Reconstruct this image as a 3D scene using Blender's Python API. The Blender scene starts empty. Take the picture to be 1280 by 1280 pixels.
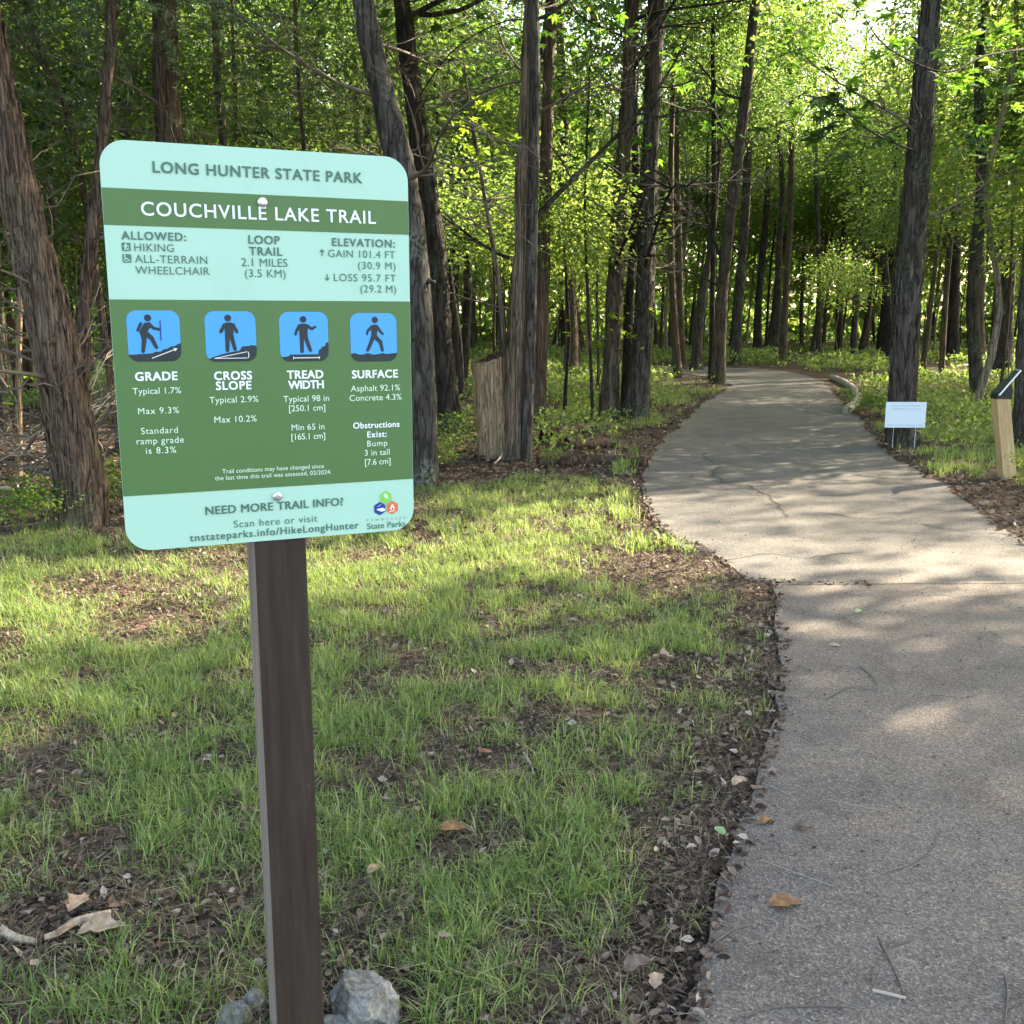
import bpy, math, random
import numpy as np
from mathutils import Vector, Matrix, noise as mnoise

random.seed(7)
rng = np.random.default_rng(11)
scene = bpy.context.scene
C = scene.collection

# ------------------------------------------------------------------ camera
CAM_H, PITCH, F = 1.6, math.radians(10.6), 1280.0
cam_data = bpy.data.cameras.new('camera')
cam_data.sensor_width = 36.0
cam_data.lens = 36.0 * F / 1280.0
cam_data.clip_start = 0.05
cam_data.clip_end = 1000
cam = bpy.data.objects.new('camera', cam_data)
cam.location = (0, 0, CAM_H)
cam.rotation_euler = (math.pi / 2 - PITCH, 0, 0)
C.objects.link(cam)
scene.camera = cam

# ------------------------------------------------------------------ light
SUN_AZ, SUN_EL = math.radians(58), math.radians(31)     # azimuth clockwise from +Y (view direction)
world = bpy.data.worlds.new('World')
scene.world = world
world.use_nodes = True
wn = world.node_tree
wn.nodes.clear()
sky = wn.nodes.new('ShaderNodeTexSky')
sky.sky_type = 'NISHITA'
sky.sun_disc = False
sky.sun_elevation = SUN_EL
sky.sun_rotation = SUN_AZ
sky.dust_density = 2.0
bgn = wn.nodes.new('ShaderNodeBackground')
bgn.inputs['Strength'].default_value = 0.15
won = wn.nodes.new('ShaderNodeOutputWorld')
wn.links.new(sky.outputs[0], bgn.inputs[0])
wn.links.new(bgn.outputs[0], won.inputs[0])
sd = bpy.data.lights.new('sun', 'SUN')
sd.energy = 5.0
sd.angle = math.radians(0.53)
sd.color = (1.0, 0.93, 0.80)
sun = bpy.data.objects.new('sun', sd)
tosun = Vector((math.sin(SUN_AZ) * math.cos(SUN_EL), math.cos(SUN_AZ) * math.cos(SUN_EL), math.sin(SUN_EL)))
sun.rotation_euler = tosun.to_track_quat('Z', 'Y').to_euler()
C.objects.link(sun)
scene.view_settings.view_transform = 'Standard'
scene.view_settings.look = 'None'
scene.view_settings.gamma = 1
scene.view_settings.exposure = 2.68
scene.view_settings.use_white_balance = True      # the camera was balanced for open shade
scene.view_settings.white_balance_temperature = 7600
scene.view_settings.use_curve_mapping = False
cy = scene.cycles
cy.max_bounces = 7
cy.diffuse_bounces = 4
cy.glossy_bounces = 2
cy.transmission_bounces = 4
cy.transparent_max_bounces = 4
cy.caustics_reflective = False
cy.caustics_refractive = False
cy.sample_clamp_indirect = 6

# ------------------------------------------------------------------ geometry helpers
cp, sp = math.cos(PITCH), math.sin(PITCH)

def ray(px, py):
    X = (px - 640.0) / F
    Y = (640.0 - py) / F
    return Vector((X, cp + Y * sp, Y * cp - sp))

def G(px, py, z=0.0):
    """where the line of sight through a photo point meets the ground"""
    r = ray(px, py)
    t = (z - CAM_H) / r.z
    return Vector((r.x * t, r.y * t, z))

def P(px, py, Y):
    """the point at distance Y along the ground on the line of sight"""
    r = ray(px, py)
    t = Y / r.y
    return Vector((r.x * t, Y, CAM_H + r.z * t))

def px_m(pt):
    """metres per photo pixel at a point"""
    d = pt[1] * cp - (pt[2] - CAM_H) * sp
    return d / F

def link(o, parent=None):
    C.objects.link(o)
    if parent is not None:
        o.parent = parent
    return o

def mesh_np(name, V, Fc, mat, smooth=False, uv=None):
    V = np.asarray(V, dtype=np.float32)
    Fc = np.asarray(Fc, dtype=np.int32)
    me = bpy.data.meshes.new(name)
    k = Fc.shape[1]
    me.vertices.add(len(V))
    me.vertices.foreach_set('co', V.ravel())
    me.loops.add(Fc.size)
    me.loops.foreach_set('vertex_index', Fc.ravel())
    me.polygons.add(len(Fc))
    me.polygons.foreach_set('loop_start', np.arange(0, Fc.size, k, dtype=np.int32))
    me.polygons.foreach_set('loop_total', np.full(len(Fc), k, dtype=np.int32))
    me.polygons.foreach_set('use_smooth', np.full(len(Fc), smooth, dtype=bool))
    me.update(calc_edges=True)
    if uv is not None:
        l = me.uv_layers.new(name='uv')
        l.data.foreach_set('uv', np.asarray(uv, dtype=np.float32)[Fc.ravel()].ravel())
    if mat:
        me.materials.append(mat)
    return me

def mesh_py(name, V, Fc, mat, smooth=False):
    me = bpy.data.meshes.new(name)
    me.from_pydata([tuple(v) for v in V], [], Fc)
    me.update()
    if smooth:
        for p in me.polygons:
            p.use_smooth = True
    if mat:
        me.materials.append(mat)
    return me

def obj(name, me, parent=None, loc=(0, 0, 0), rot=(0, 0, 0), scale=(1, 1, 1)):
    o = bpy.data.objects.new(name, me)
    o.location = loc
    o.rotation_euler = rot
    o.scale = scale
    return link(o, parent)

def empty(name, loc=(0, 0, 0), rot=(0, 0, 0)):
    o = bpy.data.objects.new(name, None)
    o.empty_display_size = 0.1
    o.location = loc
    o.rotation_euler = rot
    return link(o)

def tag(o, label=None, cat=None, group=None, kind=None):
    if label: o['label'] = label
    if cat: o['category'] = cat
    if group: o['group'] = group
    if kind: o['kind'] = kind
    return o

# lattice noise in numpy
def _h(ix, iy, s):
    n = (ix.astype(np.int64) * 374761393 + iy.astype(np.int64) * 668265263 + s * 1442695041) & 0x7fffffff
    n = ((n ^ (n >> 13)) * 1274126177) & 0x7fffffff
    return ((n ^ (n >> 16)) & 0xffff) / 65535.0

def vnoise(x, y, s=0):
    x = np.asarray(x, float); y = np.asarray(y, float)
    ix = np.floor(x); iy = np.floor(y)
    fx = x - ix; fy = y - iy
    fx = fx * fx * (3 - 2 * fx); fy = fy * fy * (3 - 2 * fy)
    a = _h(ix, iy, s); b = _h(ix + 1, iy, s); c = _h(ix, iy + 1, s); d = _h(ix + 1, iy + 1, s)
    return (a * (1 - fx) + b * fx) * (1 - fy) + (c * (1 - fx) + d * fx) * fy

def fbm(x, y, s=0, o=3):
    r = 0; a = 1; t = 0
    for i in range(o):
        r = r + a * vnoise(x * 2 ** i, y * 2 ** i, s + i * 17); t += a; a *= 0.5
    return r / t

# ------------------------------------------------------------------ materials
def new_mat(name):
    m = bpy.data.materials.new(name)
    m.use_nodes = True
    nt = m.node_tree
    b = nt.nodes['Principled BSDF']
    return m, nt, b

def node(nt, t, **kw):
    n = nt.nodes.new(t)
    for k, v in kw.items():
        if hasattr(n, k): setattr(n, k, v)
        else: n.inputs[k].default_value = v
    return n

def ramp(nt, fac, stops):
    r = nt.nodes.new('ShaderNodeValToRGB')
    while len(r.color_ramp.elements) > 1:
        r.color_ramp.elements.remove(r.color_ramp.elements[0])
    for i, (p, c) in enumerate(stops):
        e = r.color_ramp.elements[0] if i == 0 else r.color_ramp.elements.new(p)
        e.position = p
        e.color = (*c, 1)
    nt.links.new(fac, r.inputs[0])
    return r.outputs[0]

def mix(nt, fac, a, b, mode='MIX'):
    n = nt.nodes.new('ShaderNodeMix')
    n.data_type = 'RGBA'
    n.blend_type = mode
    for s, i in ((fac, 0), (a, 6), (b, 7)):
        if isinstance(s, (int, float)): n.inputs[i].default_value = s
        elif isinstance(s, tuple): n.inputs[i].default_value = (*s, 1)
        else: nt.links.new(s, n.inputs[i])
    return n.outputs[2]

def texco(nt, scale=(1, 1, 1), space='Object'):
    t = nt.nodes.new('ShaderNodeTexCoord')
    mp = nt.nodes.new('ShaderNodeMapping')
    mp.inputs['Scale'].default_value = scale
    nt.links.new(t.outputs[space], mp.inputs[0])
    return mp.outputs[0]

def noise_n(nt, vec, scale, detail=4, rough=0.55):
    n = nt.nodes.new('ShaderNodeTexNoise')
    n.inputs['Scale'].default_value = scale
    n.inputs['Detail'].default_value = detail
    n.inputs['Roughness'].default_value = rough
    nt.links.new(vec, n.inputs['Vector'])
    return n.outputs['Fac']

def bump(nt, b, h, strength, dist):
    n = nt.nodes.new('ShaderNodeBump')
    n.inputs['Strength'].default_value = strength
    n.inputs['Distance'].default_value = dist
    nt.links.new(h, n.inputs['Height'])
    nt.links.new(n.outputs[0], b.inputs['Normal'])
    return n

def flat(name, col, rough=0.6, metal=0.0, spec=None):
    m, nt, b = new_mat(name)
    b.inputs['Base Color'].default_value = (*col, 1)
    b.inputs['Roughness'].default_value = rough
    b.inputs['Metallic'].default_value = metal
    if spec is not None: b.inputs['Specular IOR Level'].default_value = spec
    return m

def leaf_mat(name, stops, tstops, trans=0.45, rough=0.55, vary=False):
    m, nt, b = new_mat(name)
    geo = nt.nodes.new('ShaderNodeNewGeometry')
    c = ramp(nt, geo.outputs['Random Per Island'], stops)
    t = ramp(nt, geo.outputs['Random Per Island'], tstops)
    if vary:
        oi = nt.nodes.new('ShaderNodeObjectInfo')
        k = ramp(nt, oi.outputs['Random'], [(0, (.66, .74, .74)), (.45, (.85, .90, .85)), (1, (1.18, 1.12, 1.0))])
        c = mix(nt, 1.0, c, k, 'MULTIPLY'); t = mix(nt, 1.0, t, k, 'MULTIPLY')
    nt.links.new(c, b.inputs['Base Color'])
    b.inputs['Roughness'].default_value = rough
    b.inputs['Specular IOR Level'].default_value = 0.35
    tr = nt.nodes.new('ShaderNodeBsdfTranslucent')
    nt.links.new(t, tr.inputs[0])
    mx = nt.nodes.new('ShaderNodeMixShader')
    mx.inputs[0].default_value = trans
    nt.links.new(b.outputs[0], mx.inputs[1])
    nt.links.new(tr.outputs[0], mx.inputs[2])
    nt.links.new(mx.outputs[0], nt.nodes['Material Output'].inputs[0])
    return m

M = {}
M['leaf'] = leaf_mat('broadleaf', [(0, (.035, .085, .020)), (.5, (.055, .120, .022)), (1, (.085, .150, .025))],
                     [(0, (.11, .22, .045)), (.55, (.20, .33, .06)), (.85, (.34, .45, .09)), (1, (.52, .58, .16))], 0.48, vary=True)
M['leaf_lush'] = leaf_mat('understory_leaf', [(0, (.05, .11, .022)), (.5, (.07, .14, .025)), (1, (.10, .17, .03))],
                     [(0, (.18, .33, .06)), (.6, (.32, .46, .09)), (1, (.52, .60, .15))], 0.5, vary=True)
M['leaf_dark'] = leaf_mat('leaf_painted_shade', [(0, (.035, .075, .028)), (1, (.065, .115, .040))],
                     [(0, (.12, .24, .04)), (1, (.24, .38, .06))], 0.42)  # darker copy of the broadleaf, shade put into its colour
M['cedar'] = leaf_mat('cedar_sprays', [(0, (.06, .10, .055)), (.6, (.09, .14, .07)), (1, (.15, .16, .09))],
                     [(0, (.07, .13, .03)), (1, (.14, .20, .05))], 0.25, 0.7)
M['grass'] = leaf_mat('lawn_grass', [(0, (.06, .12, .04)), (.4, (.15, .24, .07)), (.86, (.27, .36, .12)), (1, (.44, .40, .23))],
                     [(0, (.20, .34, .06)), (.6, (.36, .48, .10)), (1, (.50, .54, .17))], 0.42, 0.5)
M['weed'] = leaf_mat('forest_weeds', [(0, (.055, .11, .040)), (.6, (.095, .155, .055)), (1, (.16, .22, .09))],
                     [(0, (.20, .36, .06)), (.6, (.36, .50, .10)), (1, (.52, .62, .18))], 0.42)
M['thatch'] = leaf_mat('dry_thatch', [(0, (.09, .07, .045)), (.6, (.20, .16, .10)), (1, (.34, .29, .19))], [(0, (.15, .12, .07)), (1, (.3, .26, .15))], .2, .8)
M['litter'] = leaf_mat('dead_leaves', [(0, (.035, .022, .015)), (.4, (.09, .056, .040)), (.75, (.18, .122, .088)), (.94, (.30, .225, .17)), (1, (.50, .41, .33))],
                     [(0, (.06, .03, .015)), (1, (.25, .14, .07))], 0.12, 0.75)

def bark(name, c0, c1, c2, stretch=7.0, scale=9.0, moss=0.0, depth=0.02):
    m, nt, b = new_mat(name)
    v = texco(nt, (1, 1, 1 / stretch))
    n1 = noise_n(nt, v, scale * 2.2, 6, 0.65)
    nz = noise_n(nt, v, scale * 1.5, 3, .5)
    sb = nt.nodes.new('ShaderNodeMath'); sb.operation = 'SUBTRACT'; sb.inputs[1].default_value = .5
    nt.links.new(nz, sb.inputs[0])
    ab = nt.nodes.new('ShaderNodeMath'); ab.operation = 'ABSOLUTE'
    nt.links.new(sb.outputs[0], ab.inputs[0])
    crack = ramp(nt, ab.outputs[0], [(0, (0, 0, 0)), (.055, (1, 1, 1))])
    col = ramp(nt, n1, [(.25, c0), (.5, c1), (.75, c2)])
    col = mix(nt, crack, mix(nt, 1.0, col, (.45, .43, .42), 'MULTIPLY'), col)
    big = noise_n(nt, texco(nt, (1, 1, .5)), 2.0, 3)
    lich = ramp(nt, big, [(.52, (0, 0, 0)), (.66, (1, 1, 1))])
    fine = noise_n(nt, texco(nt), 26, 4)
    lich2 = mix(nt, 1.0, lich, ramp(nt, fine, [(.46, (0, 0, 0)), (.56, (1, 1, 1))]), 'MULTIPLY')
    fac = nt.nodes.new('ShaderNodeMath'); fac.operation = 'MULTIPLY'; fac.inputs[1].default_value = 0.25 + moss
    nt.links.new(lich2, fac.inputs[0])
    col = mix(nt, fac.outputs[0], col, (.24, .27, .22))
    ms = ramp(nt, noise_n(nt, texco(nt, (1, 1, .6)), 1.6, 5, .7), [(.54, (0, 0, 0)), (.68, (.55, .55, .55))])
    col = mix(nt, ms, col, (.050, .062, .026))
    nt.links.new(col, b.inputs['Base Color'])
    b.inputs['Roughness'].default_value = 0.92
    b.inputs['Specular IOR Level'].default_value = 0.15
    add = nt.nodes.new('ShaderNodeMath'); add.operation = 'MULTIPLY_ADD'
    nt.links.new(n1, add.inputs[0]); add.inputs[1].default_value = 0.8
    nt.links.new(crack, add.inputs[2])
    bump(nt, b, add.outputs[0], 0.9, depth)
    return m

M['bark_grey'] = bark('grey_bark', (.028, .024, .021), (.066, .057, .049), (.130, .116, .100), 6, 9, .1)
M['bark_dark'] = bark('dark_bark', (.016, .014, .012), (.036, .031, .026), (.075, .065, .055), 6, 9)
M['bark_brown'] = bark('brown_bark', (.042, .032, .025), (.095, .074, .056), (.175, .14, .11), 8, 10)
M['bark_cedar'] = bark('cedar_bark', (.040, .028, .022), (.105, .074, .056), (.23, .175, .135), 22, 22, 0, .012)
M['bark_lichen'] = bark('lichened_bark', (.025, .023, .020), (.056, .051, .044), (.115, .110, .097), 5, 9, .55)
M['dead_wood'] = bark('weathered_wood', (.13, .088, .058), (.30, .21, .135), (.46, .35, .24), 30, 26, 0, .008)
M['pale_stem'] = bark('pale_stem_bark', (.13, .105, .08), (.24, .20, .155), (.36, .31, .25), 8, 12)
M['pale_log'] = bark('pale_log_bark', (.15, .12, .095), (.42, .37, .31), (.64, .59, .51), 1.2, 9, 0)
M['split_wood'] = bark('grey_split_wood', (.06, .040, .028), (.17, .125, .09), (.33, .26, .20), 30, 20, 0, .015)
M['rot_wood'] = bark('rotten_wood', (.03, .018, .013), (.08, .05, .035), (.17, .11, .075), 10, 14)
M['twig'] = flat('twig_bark', (.11, .09, .072), 0.9)
M['twig_pale'] = flat('pale_twig', (.34, .29, .23), 0.85)

# ------------------------------------------------------------------ path outlines (read on the ground plane)
PAD_L = [G(*q) for q in ((846, 1330), (866, 1262), (888, 1180), (896, 1128), (915, 1075), (938, 1005), (955, 945), (967, 893), (970, 840), (971, 780), (969, 731))]
TR_L = [G(*q) for q in ((935, 724), (905, 704), (880, 692), (850, 684), (828, 668), (812, 640), (802, 612), (800, 597), (806, 580), (820, 560),
                        (838, 541), (858, 523), (878, 505), (896, 493), (909, 486), (914, 481), (905, 475), (880, 470), (850, 467), (800, 465))]
TR_R = [G(*q) for q in ((1300, 694), (1262, 668), (1222, 640), (1185, 608), (1150, 588), (1118, 573), (1092, 548), (1072, 522), (1056, 504), (1042, 490),
                        (1028, 477), (1008, 469), (980, 464), (950, 461), (915, 459.5), (880, 458.5), (840, 457.5), (790, 457))]
pad_poly = [(4.6, -0.3), (PAD_L[0].x - .25, -0.3)] + [(p.x, p.y) for p in PAD_L] + [(3.2, G(1280, 729).y), (4.6, 5.6)]
trail_poly = [(p.x, p.y) for p in TR_L] + [(p.x, p.y) for p in reversed(TR_R)] + [(6.5, 5.6), (13, 3.0), (13, 0.6), (6.0, 3.2), (4.3, 5.2)] 

def resample(poly, step, closed=True, jit=0.0):
    out = []
    n = len(poly)
    for i in range(n if closed else n - 1):
        a = np.array(poly[i][:2]); b = np.array(poly[(i + 1) % n][:2])
        k = max(1, int(np.linalg.norm(b - a) / step))
        for j in range(k):
            q = a + (b - a) * j / k
            if jit:
                d = (b - a) / (np.linalg.norm(b - a) + 1e-9)
                q = q + np.array((-d[1], d[0])) * jit * (fbm(q[0] * 3, q[1] * 3, 5) - .5)
            out.append(tuple(q))
    return out

pad_poly = resample(pad_poly, 0.06, True, 0.07)
trail_poly = resample(trail_poly, 0.25, True, 0.22)

def inside(poly, x, y):
    x = np.asarray(x); y = np.asarray(y)
    r = np.zeros(x.shape, bool)
    n = len(poly)
    for i in range(n):
        x0, y0 = poly[i]; x1, y1 = poly[(i + 1) % n]
        if y0 == y1: continue
        c = ((y0 > y) != (y1 > y)) & (x < (x1 - x0) * (y - y0) / (y1 - y0) + x0)
        r ^= c
    return r

def edge_dist(poly, x, y):
    d = np.full(np.asarray(x).shape, 1e9)
    n = len(poly)
    for i in range(n):
        a = np.array(poly[i]); b = np.array(poly[(i + 1) % n])
        ab = b - a
        L = ab @ ab + 1e-12
        t = np.clip(((x - a[0]) * ab[0] + (y - a[1]) * ab[1]) / L, 0, 1)
        d = np.minimum(d, np.hypot(x - a[0] - t * ab[0], y - a[1] - t * ab[1]))
    return d

coarse_pad = pad_poly[::6]
coarse_trail = trail_poly[::2]
def off_path(x, y):
    """distance outside both paths (negative or zero on them)"""
    ins = inside(pad_poly, x, y) | inside(trail_poly, x, y)
    d = np.minimum(edge_dist(coarse_pad, x, y), edge_dist(coarse_trail, x, y))
    return np.where(ins, -d, d)

def ground_z(x, y):
    x = np.asarray(x, float); y = np.asarray(y, float)
    z = -0.03 + 0.03 * fbm(x * 1.3, y * 1.3, 3) + 0.012 * vnoise(x * 7, y * 7, 9)
    far = np.clip((np.hypot(x, y) - 14) / 20, 0, 1)
    return z + far * 0.35 * (fbm(x * 0.12, y * 0.12, 21) - 0.5) * np.clip(np.abs(off_path(x, y)) / 3, 0, 1)

def gz(x, y):
    return float(ground_z(np.array([x]), np.array([y]))[0])

# ------------------------------------------------------------------ ground
def axis(lo, hi, step, far, grow=1.35):
    a = list(np.arange(lo, hi, step))
    s = step
    v = hi
    while v < far:
        a.append(v); s *= grow; v += s
    a.append(far)
    s = step; v = lo; b = []
    while v > -far:
        s *= grow; v -= s; b.append(max(v, -far))
        if v <= -far: break
    return np.array(b[::-1] + a)

gx = axis(-8, 8, 0.09, 260)
gy = axis(0, 16, 0.09, 260)
XX, YY = np.meshgrid(gx, gy)
ZZ = ground_z(XX.ravel(), YY.ravel())
# keep the soil below the slabs
near_slab = inside(pad_poly, XX.ravel(), YY.ravel()) | inside(trail_poly, XX.ravel(), YY.ravel())
ZZ = np.where(near_slab, np.minimum(ZZ, -0.025), ZZ)
V = np.stack([XX.ravel(), YY.ravel(), ZZ], 1)
nx, ny = len(gx), len(gy)
ii = (np.arange(ny - 1)[:, None] * nx + np.arange(nx - 1)[None]).ravel()
Fq = np.stack([ii, ii + 1, ii + nx + 1, ii + nx], 1)

def ground_material():
    m, nt, b = new_mat('forest_soil')
    v = texco(nt)
    n1 = noise_n(nt, v, 1.4, 5)
    n2 = noise_n(nt, v, 22, 5, .7)
    vor = nt.nodes.new('ShaderNodeTexVoronoi'); vor.inputs['Scale'].default_value = 34
    nt.links.new(v, vor.inputs['Vector'])
    soil = ramp(nt, n2, [(.3, (.018, .014, .011)), (.6, (.045, .036, .029)), (.8, (.10, .082, .068))])
    sep = nt.nodes.new('ShaderNodeSeparateColor'); nt.links.new(vor.outputs['Color'], sep.inputs[0])
    lit = ramp(nt, sep.outputs[0], [(0, (.04, .026, .017)), (.5, (.11, .07, .045)), (1, (.22, .155, .11))])
    f = ramp(nt, n1, [(.42, (.15, .15, .15)), (.6, (.85, .85, .85))])
    nt.links.new(mix(nt, f, soil, lit), b.inputs['Base Color'])
    b.inputs['Roughness'].default_value = 0.95
    b.inputs['Specular IOR Level'].default_value = 0.15
    bump(nt, b, vor.outputs['Distance'], 0.6, 0.02)
    return m
M['soil'] = ground_material()
g = obj('ground', mesh_np('ground', V, Fq, M['soil'], True))
tag(g, kind='structure')

# ------------------------------------------------------------------ asphalt
def asphalt(name, c0, c1, dust):
    m, nt, b = new_mat(name)
    v = texco(nt)
    big = noise_n(nt, v, 0.9, 5, .6)
    mid = noise_n(nt, v, 6, 5, .7)
    fine = noise_n(nt, v, 150, 3, .8)
    vor = nt.nodes.new('ShaderNodeTexVoronoi'); vor.inputs['Scale'].default_value = 165
    nt.links.new(v, vor.inputs['Vector'])
    sep = nt.nodes.new('ShaderNodeSeparateColor'); nt.links.new(vor.outputs['Color'], sep.inputs[0])
    agg = ramp(nt, sep.outputs[0], [(0, (.45, .45, .45)), (.5, (.95, .95, .95)), (.85, (1.25, 1.22, 1.18)), (1, (2.1, 2.0, 1.9))])
    base = mix(nt, ramp(nt, mid, [(.3, (0, 0, 0)), (.7, (1, 1, 1))]), c0, c1)
    base = mix(nt, ramp(nt, big, [(.42, (0, 0, 0)), (.64, (.8, .8, .8))]), base, dust)
    st = noise_n(nt, v, 2.6, 6, .7)
    base = mix(nt, 1.0, base, ramp(nt, st, [(.32, (.72, .71, .70)), (.5, (1, 1, 1)), (.72, (1.14, 1.12, 1.09))]), 'MULTIPLY')
    base = mix(nt, 0.75, base, agg, 'MULTIPLY')
    base = mix(nt, 0.5, base, ramp(nt, fine, [(.3, (.5, .5, .5)), (.7, (1.5, 1.5, 1.5))]), 'MULTIPLY')
    nt.links.new(base, b.inputs['Base Color'])
    b.inputs['Roughness'].default_value = 0.85
    b.inputs['Specular IOR Level'].default_value = 0.3
    hh = nt.nodes.new('ShaderNodeMath'); hh.operation = 'ADD'
    nt.links.new(vor.outputs['Distance'], hh.inputs[0]); nt.links.new(fine, hh.inputs[1])
    bump(nt, b, hh.outputs[0], 0.55, 0.006)
    return m
M['asphalt_pad'] = asphalt('worn_asphalt_pad', (.112, .098, .087), (.150, .132, .117), (.185, .152, .127))
M['asphalt_trail'] = asphalt('worn_asphalt_trail', (.096, .091, .087), (.130, .124, .118), (.168, .148, .128))

import bmesh
def slab(name, poly, ztop, zbot, mat):
    bm = bmesh.new()
    top = [bm.verts.new((x, y, ztop)) for x, y in poly]
    low = [bm.verts.new((x, y, zbot)) for x, y in poly]
    bm.faces.new(top)
    n = len(poly)
    for i in range(n):
        bm.faces.new((top[i], top[(i + 1) % n], low[(i + 1) % n], low[i]))
    bmesh.ops.recalc_face_normals(bm, faces=bm.faces)
    me = bpy.data.meshes.new(name)
    bm.to_mesh(me); bm.free()
    me.materials.append(mat)
    o = obj(name, me)
    return o
trail = slab('trail_path', trail_poly, 0.000, -0.12, M['asphalt_trail'])
tag(trail, kind='structure')
pad = slab('path_apron', pad_poly, 0.014, -0.12, M['asphalt_pad'])
tag(pad, kind='structure')

# cracks in the asphalt: thin sunken-looking ribbons filled with debris
def ribbon(pts, w, z):
    V = []; Fc = []
    for i, p in enumerate(pts):
        a = pts[max(0, i - 1)]; b = pts[min(len(pts) - 1, i + 1)]
        d = (b - a); d.z = 0
        if d.length < 1e-6: d = Vector((1, 0, 0))
        d.normalize()
        nrm = Vector((-d.y, d.x, 0)) * (w * (0.4 + 0.8 * random.random()) / 2)
        V += [(p.x + nrm.x, p.y + nrm.y, z), (p.x - nrm.x, p.y - nrm.y, z)]
        if i: Fc.append((2 * i - 2, 2 * i - 1, 2 * i + 1, 2 * i))
    return V, Fc
M['crack'] = flat('crack_fill', (.055, .050, .045), 0.95)
def crack(pix, w=0.02, z=0.004, name='crack', parent=trail):
    base = [G(*q, z=z) for q in pix]
    pts = []
    for a, b in zip(base[:-1], base[1:]):
        k = max(2, int((b - a).length / 0.07))
        for j in range(k):
            q = a.lerp(b, j / k)
            pts.append(q + Vector((random.uniform(-.03, .03), random.uniform(-.05, .05), 0)))
    pts.append(base[-1])
    V, Fc = ribbon(pts, w, z)
    return obj(name, mesh_py(name, V, Fc, M['crack']), parent)
crack([(880, 565), (885, 575), (900, 582), (890, 592), (905, 603)], .035)
crack([(937, 605), (945, 613), (962, 620), (975, 630), (984, 646)], .03)
crack([(1020, 640), (1060, 646), (1120, 648)], .02)
crack([(1150, 655), (1200, 664), (1262, 668)], .018)
V, Fc = ribbon([G(x, 730.5 - (x - 968) * .006 + random.uniform(-.5, .5), .0165) for x in range(968, 1330, 5)], .014, .0165)
obj('joint', mesh_py('joint', V, Fc, M['crack']), pad)
crack([(905, 700), (950, 690), (1010, 697), (1080, 690)], .015)
crack([(1030, 741), (1090, 747), (1180, 742), (1279, 748)], .006, 0.018, 'crack', pad)
crack([(975, 880), (1070, 862), (1160, 872), (1279, 858)], .005, 0.018, 'crack', pad)

# ------------------------------------------------------------------ leaf scatter machinery
T4 = (np.array([(0, 0, 0), (.42, -.5, .10), (.42, .5, .10), (1, 0, -.08), (.5, 0, -.06)]),
      np.array([(0, 1, 4), (0, 4, 2), (1, 3, 4), (4, 3, 2)]))
T2 = (np.array([(0, 0, 0), (.45, -.5, .1), (.45, .5, .1), (1, 0, -.05)]), np.array([(0, 1, 3), (0, 3, 2)]))
TN = (np.array([(0, -.5, 0), (0, .5, 0), (1, 0, 0)]), np.array([(0, 1, 2)]))
TCURL = (np.array([(0, 0, .0), (.3, -.45, .28), (.35, .42, .22), (.62, -.42, .20), (.68, .38, .34), (1, .05, .25), (.5, 0, -.02)]),
         np.array([(0, 1, 6), (0, 6, 2), (1, 3, 6), (2, 6, 4), (3, 5, 6), (6, 5, 4)]))

def norm(a):
    return a / (np.linalg.norm(a, axis=1, keepdims=True) + 1e-9)

def scatter(pos, direc, up, L, W, tmpl):
    T, Fc = tmpl
    d = norm(direc)
    s = norm(np.cross(up, d))
    u = np.cross(d, s)
    n = len(pos)
    L = np.broadcast_to(L, (n,)); W = np.broadcast_to(W, (n,))
    V = (pos[:, None, :] + T[None, :, 0, None] * (d * L[:, None])[:, None, :]
         + T[None, :, 1, None] * (s * W[:, None])[:, None, :]
         + T[None, :, 2, None] * (u * W[:, None])[:, None, :])
    k = len(T)
    FF = Fc[None] + (np.arange(n) * k)[:, None, None]
    return V.reshape(-1, 3), FF.reshape(-1, 3)

def rand_dir(n, zbias=0.0, zs=1.0):
    a = rng.normal(size=(n, 3)); a[:, 2] = a[:, 2] * zs + zbias
    return norm(a)

def crown_mesh(name, R, H, nclu, per, L, mat, tmpl=T4, droop=-.2, spread=.30, seed=0, gap=.36, gf=3.5):
    # leaves gathered on twig ends through an uneven volume
    n = nclu
    d = rand_dir(n * 2)
    r = rng.random(n * 2) ** (1 / 2.0)
    lob = 0.62 + 0.55 * vnoise(d[:, 0] * 2.2 + 7 * seed + 9, d[:, 1] * 2.2 + d[:, 2] * 1.7 + 5, seed)
    p = d * (r * lob)[:, None]
    keep = vnoise(p[:, 0] * gf + 31, p[:, 1] * gf + p[:, 2] * gf * 1.2 + 17, seed + 3) > gap
    p = p[keep][:n]
    p = p * np.array([R, R, H / 2])
    n = len(p)
    c = np.repeat(p, per, axis=0)
    m = len(c)
    off = rng.normal(size=(m, 3)) * np.array([spread, spread, spread * .38])
    pos = c + off
    out = norm(c * np.array([1, 1, .3]) + 1e-4)
    direc = norm(off) * .8 + out * .5 + rand_dir(m) * .5 + np.array([0, 0, droop])
    up = rand_dir(m, 1.6, .9)
    LL = L * rng.uniform(.6, 1.35, m)
    V, Fc = scatter(pos, direc, up, LL, LL * .56, tmpl)
    return mesh_np(name, V, Fc, mat)

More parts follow.
